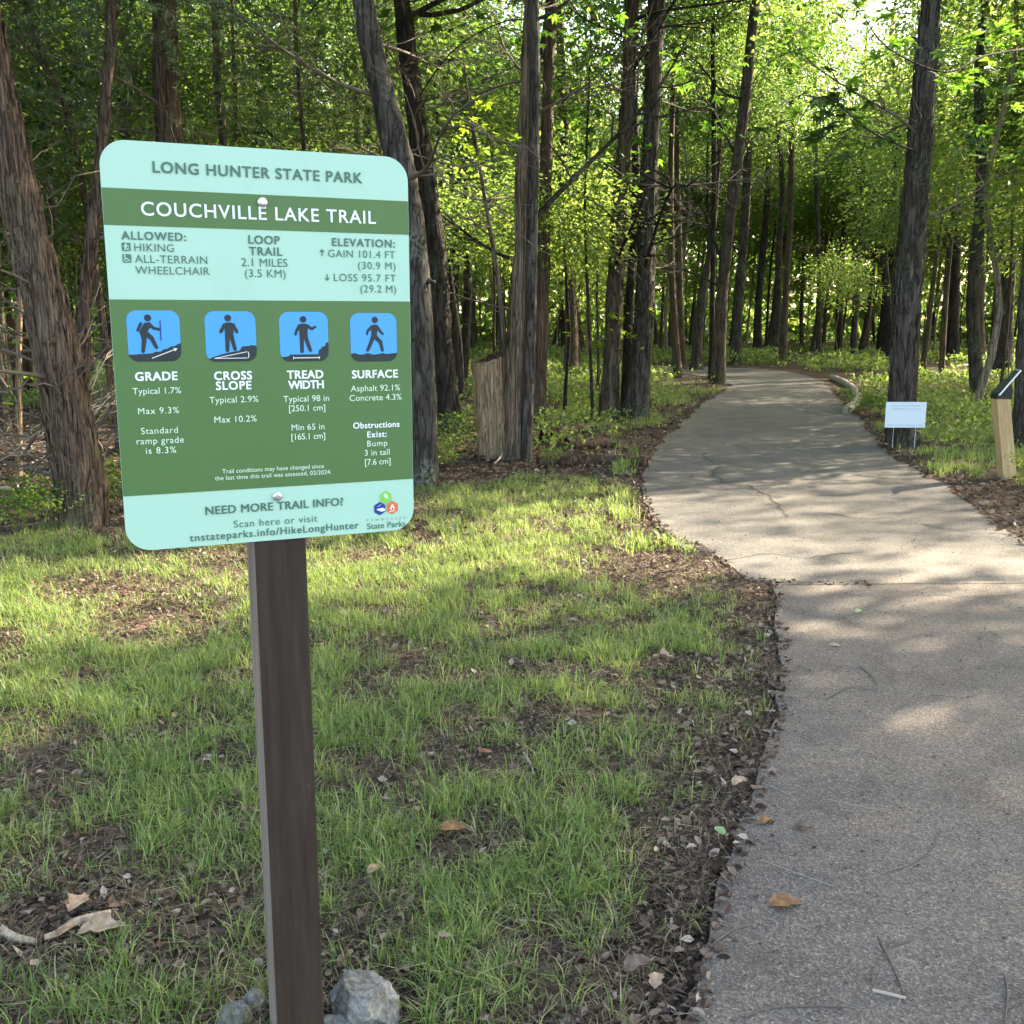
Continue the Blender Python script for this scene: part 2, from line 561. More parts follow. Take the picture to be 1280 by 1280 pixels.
def cedar_mesh(name, R, H, nclu, per, mat, seed=0):
    n = nclu
    d = rand_dir(n)
    r = rng.random(n) ** .5
    p = d * r[:, None] * np.array([R, R, H / 2])
    # narrower to the top
    tz = (p[:, 2] / H + .5)
    p[:, :2] *= (1.15 - .7 * tz)[:, None]
    axisd = norm(p * np.array([1, 1, 0]) + rand_dir(n) * .35 + np.array([0, 0, -.12]))
    ln = rng.uniform(.25, .6, n)
    c = np.repeat(p, per, 0); a = np.repeat(axisd, per, 0); l = np.repeat(ln, per)
    m = len(c)
    t = rng.random(m)
    pos = c + a * (t * l)[:, None]
    direc = a * .8 + rand_dir(m) * .75
    LL = rng.uniform(.03, .085, m) * 1.25
    V, Fc = scatter(pos, direc, rand_dir(m, 1), LL, .011, TN)
    return mesh_np(name, V, Fc, mat)

CR_BIG = [crown_mesh('crown_big', 3.6, 6.0, 760, 13, .15, M['leaf'], T2, seed=i, spread=.36) for i in range(3)]
CR_SIDE = [crown_mesh('crown_open', 3.9, 5.2, 560, 14, .16, M['leaf'], T2, seed=60 + i, spread=.30, gap=.52, gf=5.5) for i in range(4)]  # for the unseen side trees, gaps shaped to dapple the sunlight
CR_MID = [crown_mesh('crown_middle', 2.2, 4.2, 420, 13, .12, M['leaf'], T4, seed=10 + i) for i in range(3)]
CR_LUSH = [crown_mesh('crown_lush', 1.7, 3.0, 260, 12, .12, M['leaf_lush'], T4, seed=20 + i) for i in range(3)]
CR_DARK = [crown_mesh('crown_dark', 2.0, 3.6, 320, 13, .11, M['leaf_dark'], T4, seed=30 + i) for i in range(2)]
CR_CEDAR = [cedar_mesh('crown_cedar', 1.9, 4.6, 900, 34, M['cedar'], i) for i in range(2)]
CR_BUSH = [crown_mesh('crown_bush', .75, 1.0, 90, 10, .085, M['leaf_lush'], T4, spread=.14, seed=40 + i) for i in range(3)]

# places where the photograph shows sun on the ground and on stems: crowns keep out of the sun's way to them
SUNNY = [G(*q) for q in ((1240, 845), (1110, 858), (1010, 690), (1180, 685), (900, 592), (1010, 640), (930, 520), (1000, 545), (1100, 630), (620, 690), (450, 785),
         (780, 610), (800, 640), (560, 860), (990, 498), (1215, 520), (700, 480), (620, 560), (1230, 630), (30, 700), (1062, 490), (850, 545), (340, 810), (1150, 520))]
SUNNY += [G(*q) for q in ((200, 806), (80, 815), (400, 800), (540, 705), (1279, 832), (1190, 848), (1010, 862), (1060, 690), (960, 655), (880, 575), (1230, 600), (1010, 1020)) ]
SUNNY += [G(*q) for q in ((1060, 520), (900, 560), (980, 580), (1130, 650), (870, 640), (700, 640), (1170, 830))]
SUNNY += [P(105, 440, G(118, 618).y), P(90, 560, G(103, 655).y), P(276, 120, G(286, 540).y), P(590, 150, G(634, 572).y), P(545, 200, G(558, 541).y), P(125, 150, G(118, 618).y)]
SUNNY += [P(625, 500, G(622, 570).y), P(660, 450, G(622, 570).y), P(850, 420, G(848, 471).y), P(900, 420, G(897, 479).y)]
BRIGHT = [G(*q) for q in ((1240, 845), (1130, 852), (1020, 855), (1090, 690), (1200, 685), (450, 785), (250, 805), (940, 592), (1000, 520), (790, 630))]
def shades(x, y, zc, gap=1.18):
    c = Vector((x, y, zc))
    n_ = sum(1 for g_ in SUNNY if (c - g_).dot(tosun) > 0 and (c - g_).cross(tosun).length < gap)
    return n_ + sum(1 for g_ in BRIGHT if (c - g_).dot(tosun) > 0 and (c - g_).cross(tosun).length < gap + 1.1)


# ------------------------------------------------------------------ wood machinery
def tube(pts, radii, seg, wob=0.0, freq=3.0, furrow=0.0, seed=0, cap=True, flare=0.0):
    """a trunk: rings around a bent axis with furrows running along it"""
    V = []; Fc = []
    n = len(pts)
    X = Vector((1, 0, 0))
    for i, p in enumerate(pts):
        a = pts[max(0, i - 1)]; b = pts[min(n - 1, i + 1)]
        d = (b - a).normalized()
        s = (X - d * X.dot(d)).normalized()
        t = d.cross(s)
        X = s
        r = radii[i]
        z = p.z
        for k in range(seg):
            th = 2 * math.pi * k / seg
            dx, dy = math.cos(th), math.sin(th)
            q = 1.0
            if wob: q += wob * mnoise.noise(Vector((dx * 1.3 + seed * 3.1, dy * 1.3, z * freq * .5)))
            if furrow:
                f = mnoise.noise(Vector((dx * 7.5 + seed, dy * 7.5, z * 2.2)))
                f2 = mnoise.noise(Vector((dx * 15 + seed, dy * 15, z * 5.0)))
                q += furrow * (abs(f) * 1.6 + f2 * .5 - .3)
            if flare:
                hgt = max(0.0, z - pts[0].z)
                e = math.exp(-hgt / (r * 1.6 + 1e-6))
                q += flare * e * (0.75 + 0.6 * math.cos(th * 4 + seed) * (0.6 + .4 * math.sin(seed * 2 + th)))
            v = p + (s * dx + t * dy) * (r * q)
            V.append(v)
    for i in range(n - 1):
        for k in range(seg):
            a = i * seg + k; b = i * seg + (k + 1) % seg
            Fc.append((a, b, b + seg, a + seg))
    if cap:
        V.append(pts[-1]); c = len(V) - 1
        o = (n - 1) * seg
        for k in range(seg): Fc.append((o + k, o + (k + 1) % seg, c))
    return V, Fc

def smooth_path(keys, step):
    """Catmull-Rom through (point, radius) keys"""
    pts = []; rad = []
    n = len(keys)
    for i in range(n - 1):
        p0, r0 = keys[max(0, i - 1)]; p1, r1 = keys[i]; p2, r2 = keys[i + 1]; p3, r3 = keys[min(n - 1, i + 2)]
        k = max(1, int((p2 - p1).length / step))
        for j in range(k):
            t = j / k
            q = 0.5 * ((2 * p1) + (p2 - p0) * t + (2 * p0 - 5 * p1 + 4 * p2 - p3) * t * t + (3 * p1 - p0 - 3 * p2 + p3) * t ** 3)
            pts.append(q); rad.append(r1 + (r2 - r1) * t)
    pts.append(keys[-1][0]); rad.append(keys[-1][1])
    return pts, rad

def stick(bm_V, bm_F, a, b, r0, r1, seg=5, bend=.06, n=4):
    d = b - a
    L = d.length
    pts = []
    o1 = Vector((random.uniform(-1, 1), random.uniform(-1, 1), random.uniform(-1, 1))) * L * bend
    o2 = Vector((random.uniform(-1, 1), random.uniform(-1, 1), random.uniform(-1, 1))) * L * bend
    for i in range(n + 1):
        t = i / n
        pts.append(a + d * t + o1 * math.sin(math.pi * t) + o2 * math.sin(2 * math.pi * t))
    rr = [r0 + (r1 - r0) * i / n for i in range(n + 1)]
    V, Fc = tube(pts, rr, seg)
    o = len(bm_V)
    bm_V += V
    bm_F += [tuple(i + o for i in f) for f in Fc]
    return pts

def branch_mesh(name, mat, L=2.5, r=.028, sub=6, rise=.25, twigs=3, seed=0):
    random.seed(1000 + seed)
    V = []; Fc = []
    main = stick(V, Fc, Vector((0, 0, 0)), Vector((L, 0, L * rise)), r, r * .25, 6, .07, 8)
    for i in range(sub):
        t = random.uniform(.2, .95)
        p = main[int(t * 8)]
        a = random.choice((-1, 1)) * random.uniform(.5, 1.1)
        l = L * random.uniform(.2, .5) * (1.1 - t * .5)
        e = p + Vector((math.cos(a), math.sin(a), random.uniform(-.25, .45))) * l
        q = stick(V, Fc, p, e, r * .45, r * .13, 5, .08, 4)
        for j in range(twigs):
            s = q[random.randint(1, 4)]
            a2 = a + random.uniform(-1, 1)
            stick(V, Fc, s, s + Vector((math.cos(a2), math.sin(a2), random.uniform(-.4, .5))) * l * random.uniform(.25, .5), r * .16, r * .07, 4, .08, 3)
    return mesh_py(name, V, Fc, mat, True)

BR = [branch_mesh('branch_live', M['bark_dark'], 2.6, .032, 7, random.uniform(.1, .5), 3, i) for i in range(4)]
BR_DEAD = [branch_mesh('branch_dead', M['twig'], 1.8, .018, 8, .12, 4, 20 + i) for i in range(3)]
BR_PALE = [branch_mesh('branch_pale', M['twig_pale'], 1.5, .014, 7, .1, 3, 40 + i) for i in range(2)]
random.seed(7)

def attach_branch(t, trunk_pts, root, meshes, hrange, scale=1.0, n=1, az=None, child_name='branch'):
    for _ in range(n):
        h = random.uniform(*hrange)
        best = min(trunk_pts, key=lambda q: abs(q.z - h))
        a = random.uniform(0, 2 * math.pi) if az is None else az + random.uniform(-.5, .5)
        s = scale * random.uniform(.7, 1.3)
        obj(child_name, random.choice(meshes), t, best - root, (random.uniform(-.6, .6), random.uniform(-.75, .2), a), (s, s, s))

def traced_tree(name, label, keys, mat, top_h=13.0, crown=None, cat='tree', seg=16, step=.22, furrow=.10, flare=.35,
                crown_h=None, crown_s=1.0, branches=0, dead=0, brange=(2.2, 7.5), drange=(1.8, 6.0), group=None, base_drop=.12, peel=0, peel_top=.6, peel_len=1.0, crowns=1):
    """keys: photo points (x, y, width in pixels) from the ground up; the first one stands on the ground"""
    keys = [(a, b_, w * .81) for a, b_, w in keys]
    x0, y0, w0 = keys[0]
    b = G(x0, y0)
    b.z = gz(b.x, b.y)
    Y = b.y
    K = [(Vector((b.x, b.y, b.z - base_drop)), w0 / 2 * px_m(b))]
    lean = random.uniform(-.02, .02)
    for (x, y, w) in keys[1:]:
        q = P(x, y, Y)
        q.y += lean * q.z
        K.append((q, w / 2 * px_m(q)))
    if K[-1][0].z < top_h:
        q, r = K[-1]; d = (K[-1][0] - K[-2][0]).normalized()
        d = (d + Vector((random.uniform(-.03, .03), random.uniform(-.05, .05), .25))).normalized()
        rem = top_h - q.z
        K.append((q + d * rem * .5, r * .72))
        d = (d + Vector((0, 0, .3))).normalized()
        K.append((K[-1][0] + d * rem * .5, r * .3))
    pts, rad = smooth_path(K, step)
    root = Vector((b.x, b.y, b.z))
    local = [p - root for p in pts]
    sd_ = random.uniform(0, 50)
    V, Fc = tube(local, rad, seg, .12, 1.5, furrow, sd_, True, flare)
    t = tag(empty(name, root), label, cat, group)
    tr = obj('trunk', mesh_py('trunk', V, Fc, M[mat], True), t)
    if crown:
        for c in range(crowns):
            ch = (crown_h if crown_h else top_h * .78) + c * 2.4
            ch = min((ch, ch + 1.5, ch + 3, ch - 1), key=lambda h: shades(*(lambda k: (k.x, k.y, h))(min(pts, key=lambda k: abs(k.z - h))), 1.6))
            q = min(pts, key=lambda k: abs(k.z - ch)) - root
            q = q + Vector((random.uniform(-.6, .6), random.uniform(-.6, .6), 0)) * (1 + c)
            s = crown_s * random.uniform(.9, 1.15)
            obj('crown', random.choice(crown), t, q, (random.uniform(-.15, .15), random.uniform(-.15, .15), random.uniform(0, 6.3)), (s, s, s))
    if peel:
        m = peel
        i0 = rng.integers(1, max(2, int(len(pts) * peel_top)), m)
        PV = []; PF = []
        for i in i0:
            p = pts[i] - root; r_ = rad[i]
            a = rng.uniform(0, 2 * math.pi)
            L_ = rng.uniform(.10, .34) * peel_len; w_ = rng.uniform(.010, .028) * peel_len ** .5
            nn_ = Vector((math.cos(a), math.sin(a), 0)); tt = Vector((-nn_.y, nn_.x, 0))
            ax_ = (pts[min(i + 2, len(pts) - 1)] - pts[max(i - 2, 0)]).normalized()
            sl = rng.normal(0, .06)
            o_n = len(PV)
            for j in range(4):
                f = j / 3
                out_ = r_ * 1.06 + .004 + (.018 * peel_len * (abs(f - .3) * 1.4) ** 2) * rng.uniform(.3, 1.6)
                c_ = p + ax_ * (f - .5) * L_ + nn_ * out_ + tt * sl * L_ * (f - .5)
                ww = w_ * (1 - .55 * abs(f * 2 - 1))
                PV += [c_ - tt * ww - nn_ * .004, c_ + nn_ * .003, c_ + tt * ww - nn_ * .004]
                if j:
                    b_ = o_n + (j - 1) * 3
                    PF += [(b_, b_ + 1, b_ + 4, b_ + 3), (b_ + 1, b_ + 2, b_ + 5, b_ + 4)]
        pb = obj('peeling_bark', mesh_py('peeling_bark', PV, PF, M[mat], False), tr)
        pb['kind'] = 'stuff'
    for _ in range(3 if w0 > 15 else 1):
        h = random.uniform(1.0, 5.5)
        ib = min(range(len(pts)), key=lambda k: abs(pts[k].z - h))
        a = random.uniform(math.pi, 2 * math.pi)
        p_ = pts[ib] - root; r_ = rad[ib]
        sv = []; sf = []
        dd = Vector((math.cos(a), math.sin(a), random.uniform(-.2, .6)))
        stick(sv, sf, p_ + dd * r_ * .7, p_ + dd * (r_ + random.uniform(.04, .14)), r_ * random.uniform(.16, .3), r_ * .12, 7, .05, 3)
        obj('branch_stub', mesh_py('branch_stub', sv, sf, M[mat], True), t)
    attach_branch(t, pts, root, BR, brange, 1.0, branches)
    attach_branch(t, pts, root, BR_DEAD, drange, 1.0, dead)
    return t, pts, root

# ------------------------------------------------------------------ the trees one can name
TR = {}
TR['cedar_lean'] = traced_tree('cedar_tree', 'thick cedar with shaggy reddish bark leaning at the left edge of the lawn',
    [(103, 655, 72), (98, 600, 66), (82, 500, 66), (62, 400, 62), (36, 290, 56), (12, 180, 52), (-12, 60, 48), (-30, -60, 44)],
    'bark_cedar', 9.5, CR_CEDAR, seg=36, step=.07, furrow=.24, flare=.22, peel=420, peel_top=.6, crown_h=6.4, dead=4, drange=(1.0, 4.0), crowns=2)
TR['cedar_back'] = traced_tree('cedar_tree', 'slim cedar with sunlit pinkish bark just left of the trail sign',
    [(118, 618, 24), (104, 500, 20), (104, 400, 19), (112, 300, 18), (122, 200, 17), (133, 60, 15), (136, -40, 14)],
    'bark_cedar', 9, CR_CEDAR, seg=20, step=.12, furrow=.18, flare=.2, peel=130, crown_h=6.0, dead=5, drange=(.8, 5), crowns=1)
TR['cedar_sign'] = traced_tree('cedar_tree', 'dark shaggy cedar rising behind the top left of the trail sign',
    [(232, 575, 42), (226, 400, 40), (214, 200, 38), (207, 90, 34), (204, -20, 32)],
    'bark_cedar', 11, CR_CEDAR, seg=24, step=.15, furrow=.2, peel=120, crown_h=5.6, dead=6, drange=(2.5, 5.5), crowns=2)
TR['thin_sign'] = traced_tree('young_tree', 'thin pale trunk above the words HUNTER STATE on the sign',
    [(286, 540, 14), (281, 200, 12), (275, 120, 12), (270, 0, 10)], 'bark_brown', 9, CR_CEDAR, seg=10, crown_h=6.4, dead=3)
TR['thin_sign2'] = traced_tree('young_tree', 'very thin sunlit stem behind the top middle of the sign',
    [(300, 520, 8), (296, 160, 6), (293, 60, 6), (291, -20, 5)], 'bark_brown', 9, CR_DARK, seg=8, crown_h=6.4, dead=3)
TR['lichen_oak'] = traced_tree('oak_tree', 'crooked grey oak blotched with lichen at the right edge of the trail sign',
    [(528, 606, 50), (528, 520, 44), (524, 400, 42), (514, 290, 42), (497, 200, 44), (478, 120, 38), (462, 50, 36), (450, -20, 34)],
    'bark_lichen', 11, CR_BIG, seg=30, step=.09, furrow=.10, flare=.22, crown_h=8.0, branches=3, dead=4, brange=(4.5, 7))
TR['dark_oak'] = traced_tree('oak_tree', 'nearly black trunk between the trail sign and the cut snag',
    [(558, 541, 52), (553, 480, 40), (547, 380, 36), (540, 280, 34), (524, 170, 30), (509, 60, 27), (500, -30, 25)],
    'bark_dark', 13, CR_BIG, seg=26, step=.10, furrow=.18, peel=160, crown_h=9.5, branches=4, dead=4, flare=.25)
TR['split_tree'] = traced_tree('split_tree', 'grey split trunk with an open hollow seam beside the cut snag',
    [(645, 572, 36), (646, 480, 32), (650, 400, 30), (655, 300, 26), (656, 200, 24), (660, 90, 20), (664, -20, 18)],
    'split_wood', 9, CR_DARK, seg=28, step=.08, furrow=.34, flare=.12, crown_h=7.2, branches=4, dead=7, drange=(3.4, 6.2))
TR['split_mate'] = traced_tree('oak_tree', 'narrow dark barked trunk pressed against the right side of the split trunk',
    [(658, 574, 16), (661, 480, 17), (664, 380, 18), (666, 280, 17), (668, 150, 16), (668, 0, 15)],
    'bark_grey', 9.5, CR_MID, seg=16, step=.12, furrow=.14, flare=.15, crown_h=7.2, dead=2)
TR['red_trunk'] = traced_tree('cedar_tree', 'straight reddish cedar trunk just behind the split trunk',
    [(672, 527, 26), (675, 450, 22), (680, 300, 20), (684, 150, 18), (688, 0, 16)],
    'bark_cedar', 11, CR_DARK, seg=18, step=.16, furrow=.18, flare=.25, crown_h=7.2, dead=5, branches=2)
TR['sapling_mid'] = traced_tree('young_tree', 'pencil thin dark sapling rising from the logs between two woods clumps',
    [(741, 526, 6), (739, 470, 5), (735, 380, 5), (731, 280, 4), (733, 180, 4)], 'bark_dark', 6.2, CR_LUSH, seg=8, flare=.1, crown_h=4.0, crown_s=.55)
TR['clump_left'] = traced_tree('oak_tree', 'left trunk of the three stem clump beside the asphalt trail',
    [(760, 523, 34), (764, 460, 25), (768, 380, 25), (774, 260, 23), (784, 120, 21), (790, -10, 19)],
    'bark_brown', 14, CR_BIG, seg=22, step=.14, furrow=.14, peel=140, peel_len=1.2, crown_h=9.5, branches=3, dead=4)
TR['clump_mid'] = traced_tree('oak_tree', 'thin dark middle stem of the three stem clump beside the trail',
    [(781, 519, 18), (784, 440, 14), (788, 350, 13), (794, 260, 12), (793, 160, 11), (787, 60, 10)],
    'bark_dark', 10, CR_MID, seg=14, step=.2, furrow=.1, crown_h=7.5, dead=3)
TR['clump_right'] = traced_tree('oak_tree', 'stout grey right trunk of the three stem clump by the trail edge',
    [(793, 524, 44), (800, 460, 31), (806, 380, 28), (809, 280, 27), (815, 150, 26), (821, 20, 25), (825, -40, 24)],
    'bark_grey', 14, CR_BIG, seg=28, step=.10, furrow=.17, peel=260, peel_len=1.2, crown_h=9.8, branches=4, dead=3, flare=.3)
TR['pink_left'] = traced_tree('cedar_tree', 'slender pale pink trunk lit by sun just left of the trail bend',
    [(848, 471, 14), (844, 420, 11), (840, 340, 10), (839, 240, 9), (842, 120, 8), (848, 0, 8)],
    'bark_cedar', 13, CR_MID, seg=12, furrow=.1, crown_h=9.5, dead=4, drange=(2, 7))
TR['pink_mate'] = traced_tree('cedar_tree', 'slender reddish trunk right behind the pale pink one',
    [(855, 461, 12), (851, 400, 9), (849, 300, 9), (846, 180, 8), (846, 60, 7)], 'bark_cedar', 12, CR_MID, seg=10, crown_h=9, dead=3)
TR['forked'] = traced_tree('oak_tree', 'forked trunk left of the bend where two limbs part low down',
    [(870, 462, 18), (873, 410, 16), (878, 370, 14), (888, 310, 9), (896, 240, 8), (902, 120, 7)], 'bark_grey', 12, CR_MID, seg=14, crown_h=8.5, dead=3)
TR['bend_big'] = traced_tree('oak_tree', 'large trunk leaning over the trail from the left side of the bend',
    [(897, 479, 26), (899, 430, 19), (903, 360, 18), (911, 280, 18), (924, 180, 17), (934, 90, 16), (944, -10, 15)],
    'bark_brown', 15, CR_BIG, seg=20, step=.2, furrow=.12, crown_h=11, branches=4, dead=3, flare=.2)
TR['bend_thin'] = traced_tree('oak_tree', 'thin dark trunk touching the leaning tree at the bend',
    [(889, 473, 11), (890, 400, 8), (892, 300, 8), (893, 180, 8), (892, 60, 7)], 'bark_dark', 14, CR_MID, seg=10, crown_h=10, dead=3)
TR['bend_grey'] = traced_tree('oak_tree', 'dark grey trunk standing beyond the bend, first right of the leaning tree',
    [(920, 456, 20), (922, 400, 15), (928, 320, 14), (934, 220, 13), (938, 100, 12), (945, 0, 11)], 'bark_grey', 15, CR_BIG, seg=14, crown_h=11, branches=2)
TR['bend_b'] = traced_tree('oak_tree', 'dark trunk beyond the bend with a sunny gap on its right',
    [(947, 447, 16), (948, 380, 11), (957, 280, 10), (962, 180, 9), (966, 60, 8)], 'bark_dark', 15, CR_MID, seg=12, crown_h=12)
TR['mid_c'] = traced_tree('oak_tree', 'straight greyish trunk above the end of the trail in view',
    [(978, 455, 13), (982, 380, 10), (988, 280, 9), (991, 160, 9), (988, 60, 8)], 'bark_brown', 15, CR_MID, seg=12, crown_h=12, dead=2)
TR['mid_d'] = traced_tree('oak_tree', 'thin pale stem between the trail end and the fallen log',
    [(1023, 449, 9), (1024, 380, 8), (1022, 260, 7), (1019, 140, 7)], 'bark_grey', 14, CR_MID, seg=10, crown_h=11.5, dead=3)
TR['mid_e'] = traced_tree('oak_tree', 'dark trunk with stubby broken branches behind the fallen log',
    [(1048, 445, 12), (1050, 380, 11), (1053, 320, 9), (1058, 260, 6), (1062, 200, 5)], 'bark_dark', 9, CR_MID, seg=10, crown_h=8.5, dead=7, drange=(2.0, 5.5))
TR['mid_f'] = traced_tree('oak_tree', 'slim grey trunk left of the big shagbark, clear of its bark',
    [(1067, 446, 11), (1069, 380, 8), (1075, 300, 8), (1079, 200, 7), (1081, 80, 6)], 'bark_grey', 14, CR_MID, seg=10, crown_h=11, dead=2)
TR['mid_g'] = traced_tree('oak_tree', 'dark slanting trunk immediately left of the big shagbark tree',
    [(1100, 441, 13), (1106, 380, 10), (1116, 300, 9), (1121, 200, 8), (1111, 60, 8)], 'bark_dark', 14, CR_MID, seg=10, crown_h=11, dead=3)
TR['big_right'] = traced_tree('shagbark_tree', 'largest straight grey shagbark trunk standing behind the white yard sign',
    [(1128, 556, 48), (1128, 500, 38), (1132, 400, 37), (1139, 300, 37), (1146, 200, 34), (1153, 100, 31), (1161, -10, 28)],
    'bark_grey', 14, CR_BIG, seg=36, step=.075, furrow=.20, flare=.24, peel=520, peel_top=.7, peel_len=1.25, crown_h=9.0, branches=3, dead=3, brange=(5.5, 8))
TR['right_black'] = traced_tree('oak_tree', 'black trunk seen between the shagbark and the ochre stem',
    [(1190, 449, 24), (1191, 400, 19), (1193, 320, 17), (1197, 200, 16), (1204, 80, 14)], 'bark_dark', 14, CR_MID, seg=14, crown_h=9.5, branches=2)
TR['ochre'] = traced_tree('young_tree', 'slim ochre stem with a sunlit foot right of the shagbark tree',
    [(1177, 473, 10), (1179, 420, 9), (1185, 330, 9), (1196, 230, 8), (1206, 130, 7)], 'bark_brown', 9, CR_LUSH, seg=10, crown_h=6.5, dead=3)
TR['right_brown'] = traced_tree('oak_tree', 'brown trunk directly above the solar topped post',
    [(1224, 452, 20), (1224, 400, 16), (1226, 320, 15), (1230, 200, 13), (1236, 60, 12)], 'bark_brown', 14, CR_MID, seg=14, crown_h=9.5, branches=2)
TR['right_dark'] = traced_tree('oak_tree', 'heavy dark trunk leaning right above the solar topped post',
    [(1250, 466, 38), (1253, 400, 30), (1259, 300, 28), (1266, 200, 26), (1273, 100, 25), (1279, 0, 24)],
    'bark_lichen', 13, CR_BIG, seg=20, step=.15, furrow=.12, crown_h=9.5, branches=3)
TR['right_edge'] = traced_tree('oak_tree', 'grey flared trunk cut off by the right edge beside the solar post',
    [(1284, 562, 44), (1281, 500, 30), (1283, 400, 26), (1290, 250, 25), (1300, 100, 24)],
    'bark_grey', 9.5, CR_MID, seg=20, step=.12, furrow=.14, flare=.3, crown_h=7.5)
TR['left_gap'] = traced_tree('oak_tree', 'mossy trunk with a sunlit right side among the bright weeds',
    [(713, 474, 24), (714, 420, 19), (712, 340, 16), (707, 230, 14), (702, 100, 13)], 'bark_brown', 12, CR_MID, seg=14, crown_h=8.5, dead=3, branches=2)
TR['stub'] = traced_tree('young_tree', 'crooked bare sapling curving up toward bright yellow leaves beside the split trunk',
    [(634, 572, 8), (632, 480, 8), (628, 400, 8), (618, 320, 7), (606, 250, 6), (597, 190, 5), (590, 150, 4)],
    'bark_brown', 4.6, None, seg=9, flare=.05, furrow=.05, dead=2, drange=(2.0, 3.5))
TR['rear_snag'] = traced_tree('young_tree', 'thin slanting stem behind the black trunk and the cut snag',
    [(578, 500, 10), (574, 430, 9), (566, 370, 8), (556, 280, 7), (550, 200, 6)], 'bark_grey', 9, CR_DARK, seg=10, crown_h=6.5, dead=3)
TR['left_thin'] = traced_tree('young_tree', 'thin leaning stem with pale patches between the two left cedars',
    [(150, 560, 12), (120, 330, 10), (92, 160, 9), (60, 80, 8), (35, 0, 7)], 'bark_cedar', 9, CR_CEDAR, seg=10, crown_h=6.2, dead=4)
TR['brush_post'] = traced_tree('young_tree', 'short pale dead stem in the brush left of the leaning cedar',
    [(22, 600, 11), (24, 540, 10), (25, 440, 9), (27, 380, 8)], 'dead_wood', 2.6, None, seg=10, dead=2, drange=(.6, 1.6))

# ------------------------------------------------------------------ the crowd of trees behind
def random_trunk(name, mat, H, r, seed, seg=9):
    random.seed(seed)
    K = []
    x = y = 0.0
    for i in range(7):
        t = i / 6
        K.append((Vector((x, y, -0.3 + t * (H + .3))), r * (1.12 if i == 0 else (1 - .72 * t))))
        x += random.uniform(-.3, .3); y += random.uniform(-.3, .3)
    pts, rad = smooth_path(K, .6)
    V, Fc = tube(pts, rad, seg, .12, 1.2, .08, seed, True, .5)
    return mesh_py(name, V, Fc, M[mat], True), pts
FT = [random_trunk('trunk_far', m, 13, .13, 50 + i) for i, m in enumerate(('bark_dark', 'bark_grey', 'bark_brown', 'bark_dark', 'bark_grey', 'bark_cedar', 'bark_dark'))]
FT += [random_trunk('trunk_thin', m, 12, .062, 80 + i, 8) for i, m in enumerate(('pale_stem', 'pale_stem', 'bark_brown', 'bark_cedar', 'pale_stem'))]
random.seed(21)

LAND = [(60, 'leaning shaggy cedar'), (112, 'slim sunlit cedar'), (215, 'cedar behind the sign'), (320, 'middle of the trail sign'), (528, 'lichened oak'), (556, 'nearly black trunk'),
        (615, 'cut snag'), (652, 'split trunk'), (712, 'mossy weedside trunk'), (778, 'three stem clump'), (845, 'pale pink trunk'), (900, 'leaning bend tree'),
        (1048, 'stubby dark trunk'), (1130, 'big shagbark tree'), (1178, 'ochre stem'), (1224, 'reading post'), (1256, 'heavy dark trunk'), (1284, 'trunk at the right edge')]
used_labels = set()
def px_of(x, y, z=1.0):
    d = y * cp - (z - CAM_H) * sp
    return 640 + F * x / d
def own_label(kind, x, y):
    p = px_of(x, y)
    lx, nm = min(LAND, key=lambda q: abs(q[0] - p))
    side_ = 'behind' if abs(lx - p) < 9 else ('left of' if p < lx else 'right of')
    for extra_ in ('', ', the farther one', ', the farthest one'):
        l = f'{kind} {side_} the {nm}{extra_}'
        if l not in used_labels:
            used_labels.add(l); return l
    return None
FTW = ('nearly black', 'grey', 'brown', 'dark', 'dull grey', 'reddish', 'sooty dark', 'thin pale', 'very thin pale', 'thin brown', 'thin reddish', 'thin light')
def filler(x, y, label, group, s=1.0, crown=None, ch=8.0, cs=1.0, nb=2, name='woodland_tree', extra=None):
    z = gz(x, y)
    t = tag(empty(name, (x, y, z)), label, 'tree', group)
    ki = random.randrange(len(FT))
    me, pts = FT[ki]
    if label is None:
        label = own_label(('distant ' if y > 24 else 'slim ') + FTW[ki] + ' trunk', x, y) or ('slim trunk in the crowd of trees deep in the woods' if y > 24 else 'slim trunk standing in the shade among the middle trees')
        t['label'] = label
    w = s * random.uniform(.75, 1.25)
    rz = random.uniform(0, 6.3)
    obj('trunk', me, t, (0, 0, 0), (random.uniform(-.05, .05), random.uniform(-.05, .05), rz), (w, w, 1.0))
    if crown:
        c = cs * random.uniform(.85, 1.2)
        obj('crown', random.choice(crown), t, (random.uniform(-.4, .4), random.uniform(-.4, .4), ch * random.uniform(.9, 1.12)), (0, 0, random.uniform(0, 6.3)), (c, c, c))
    if extra:
        c = random.uniform(.8, 1.2)
        obj('crown', random.choice(extra), t, (random.uniform(-.5, .5), random.uniform(-.5, .5), random.uniform(3.6, 6.2)), (0, 0, random.uniform(0, 6.3)), (c, c, c))
    for _ in range(nb):
        b = random.uniform(.6, 1.1)
        obj('branch', random.choice(BR_DEAD), t, (0, 0, random.uniform(2, 8)), (0, random.uniform(-.4, .1), random.uniform(0, 6.3)), (b, b, b))
    return t

taken = [(t[2].x, t[2].y) for t in TR.values()]
def free(x, y, d):
    return all((x - a) ** 2 + (y - b) ** 2 > d * d for a, b in taken)
def corridor(x, y):
    return float(off_path(np.array([x]), np.array([y]))[0])

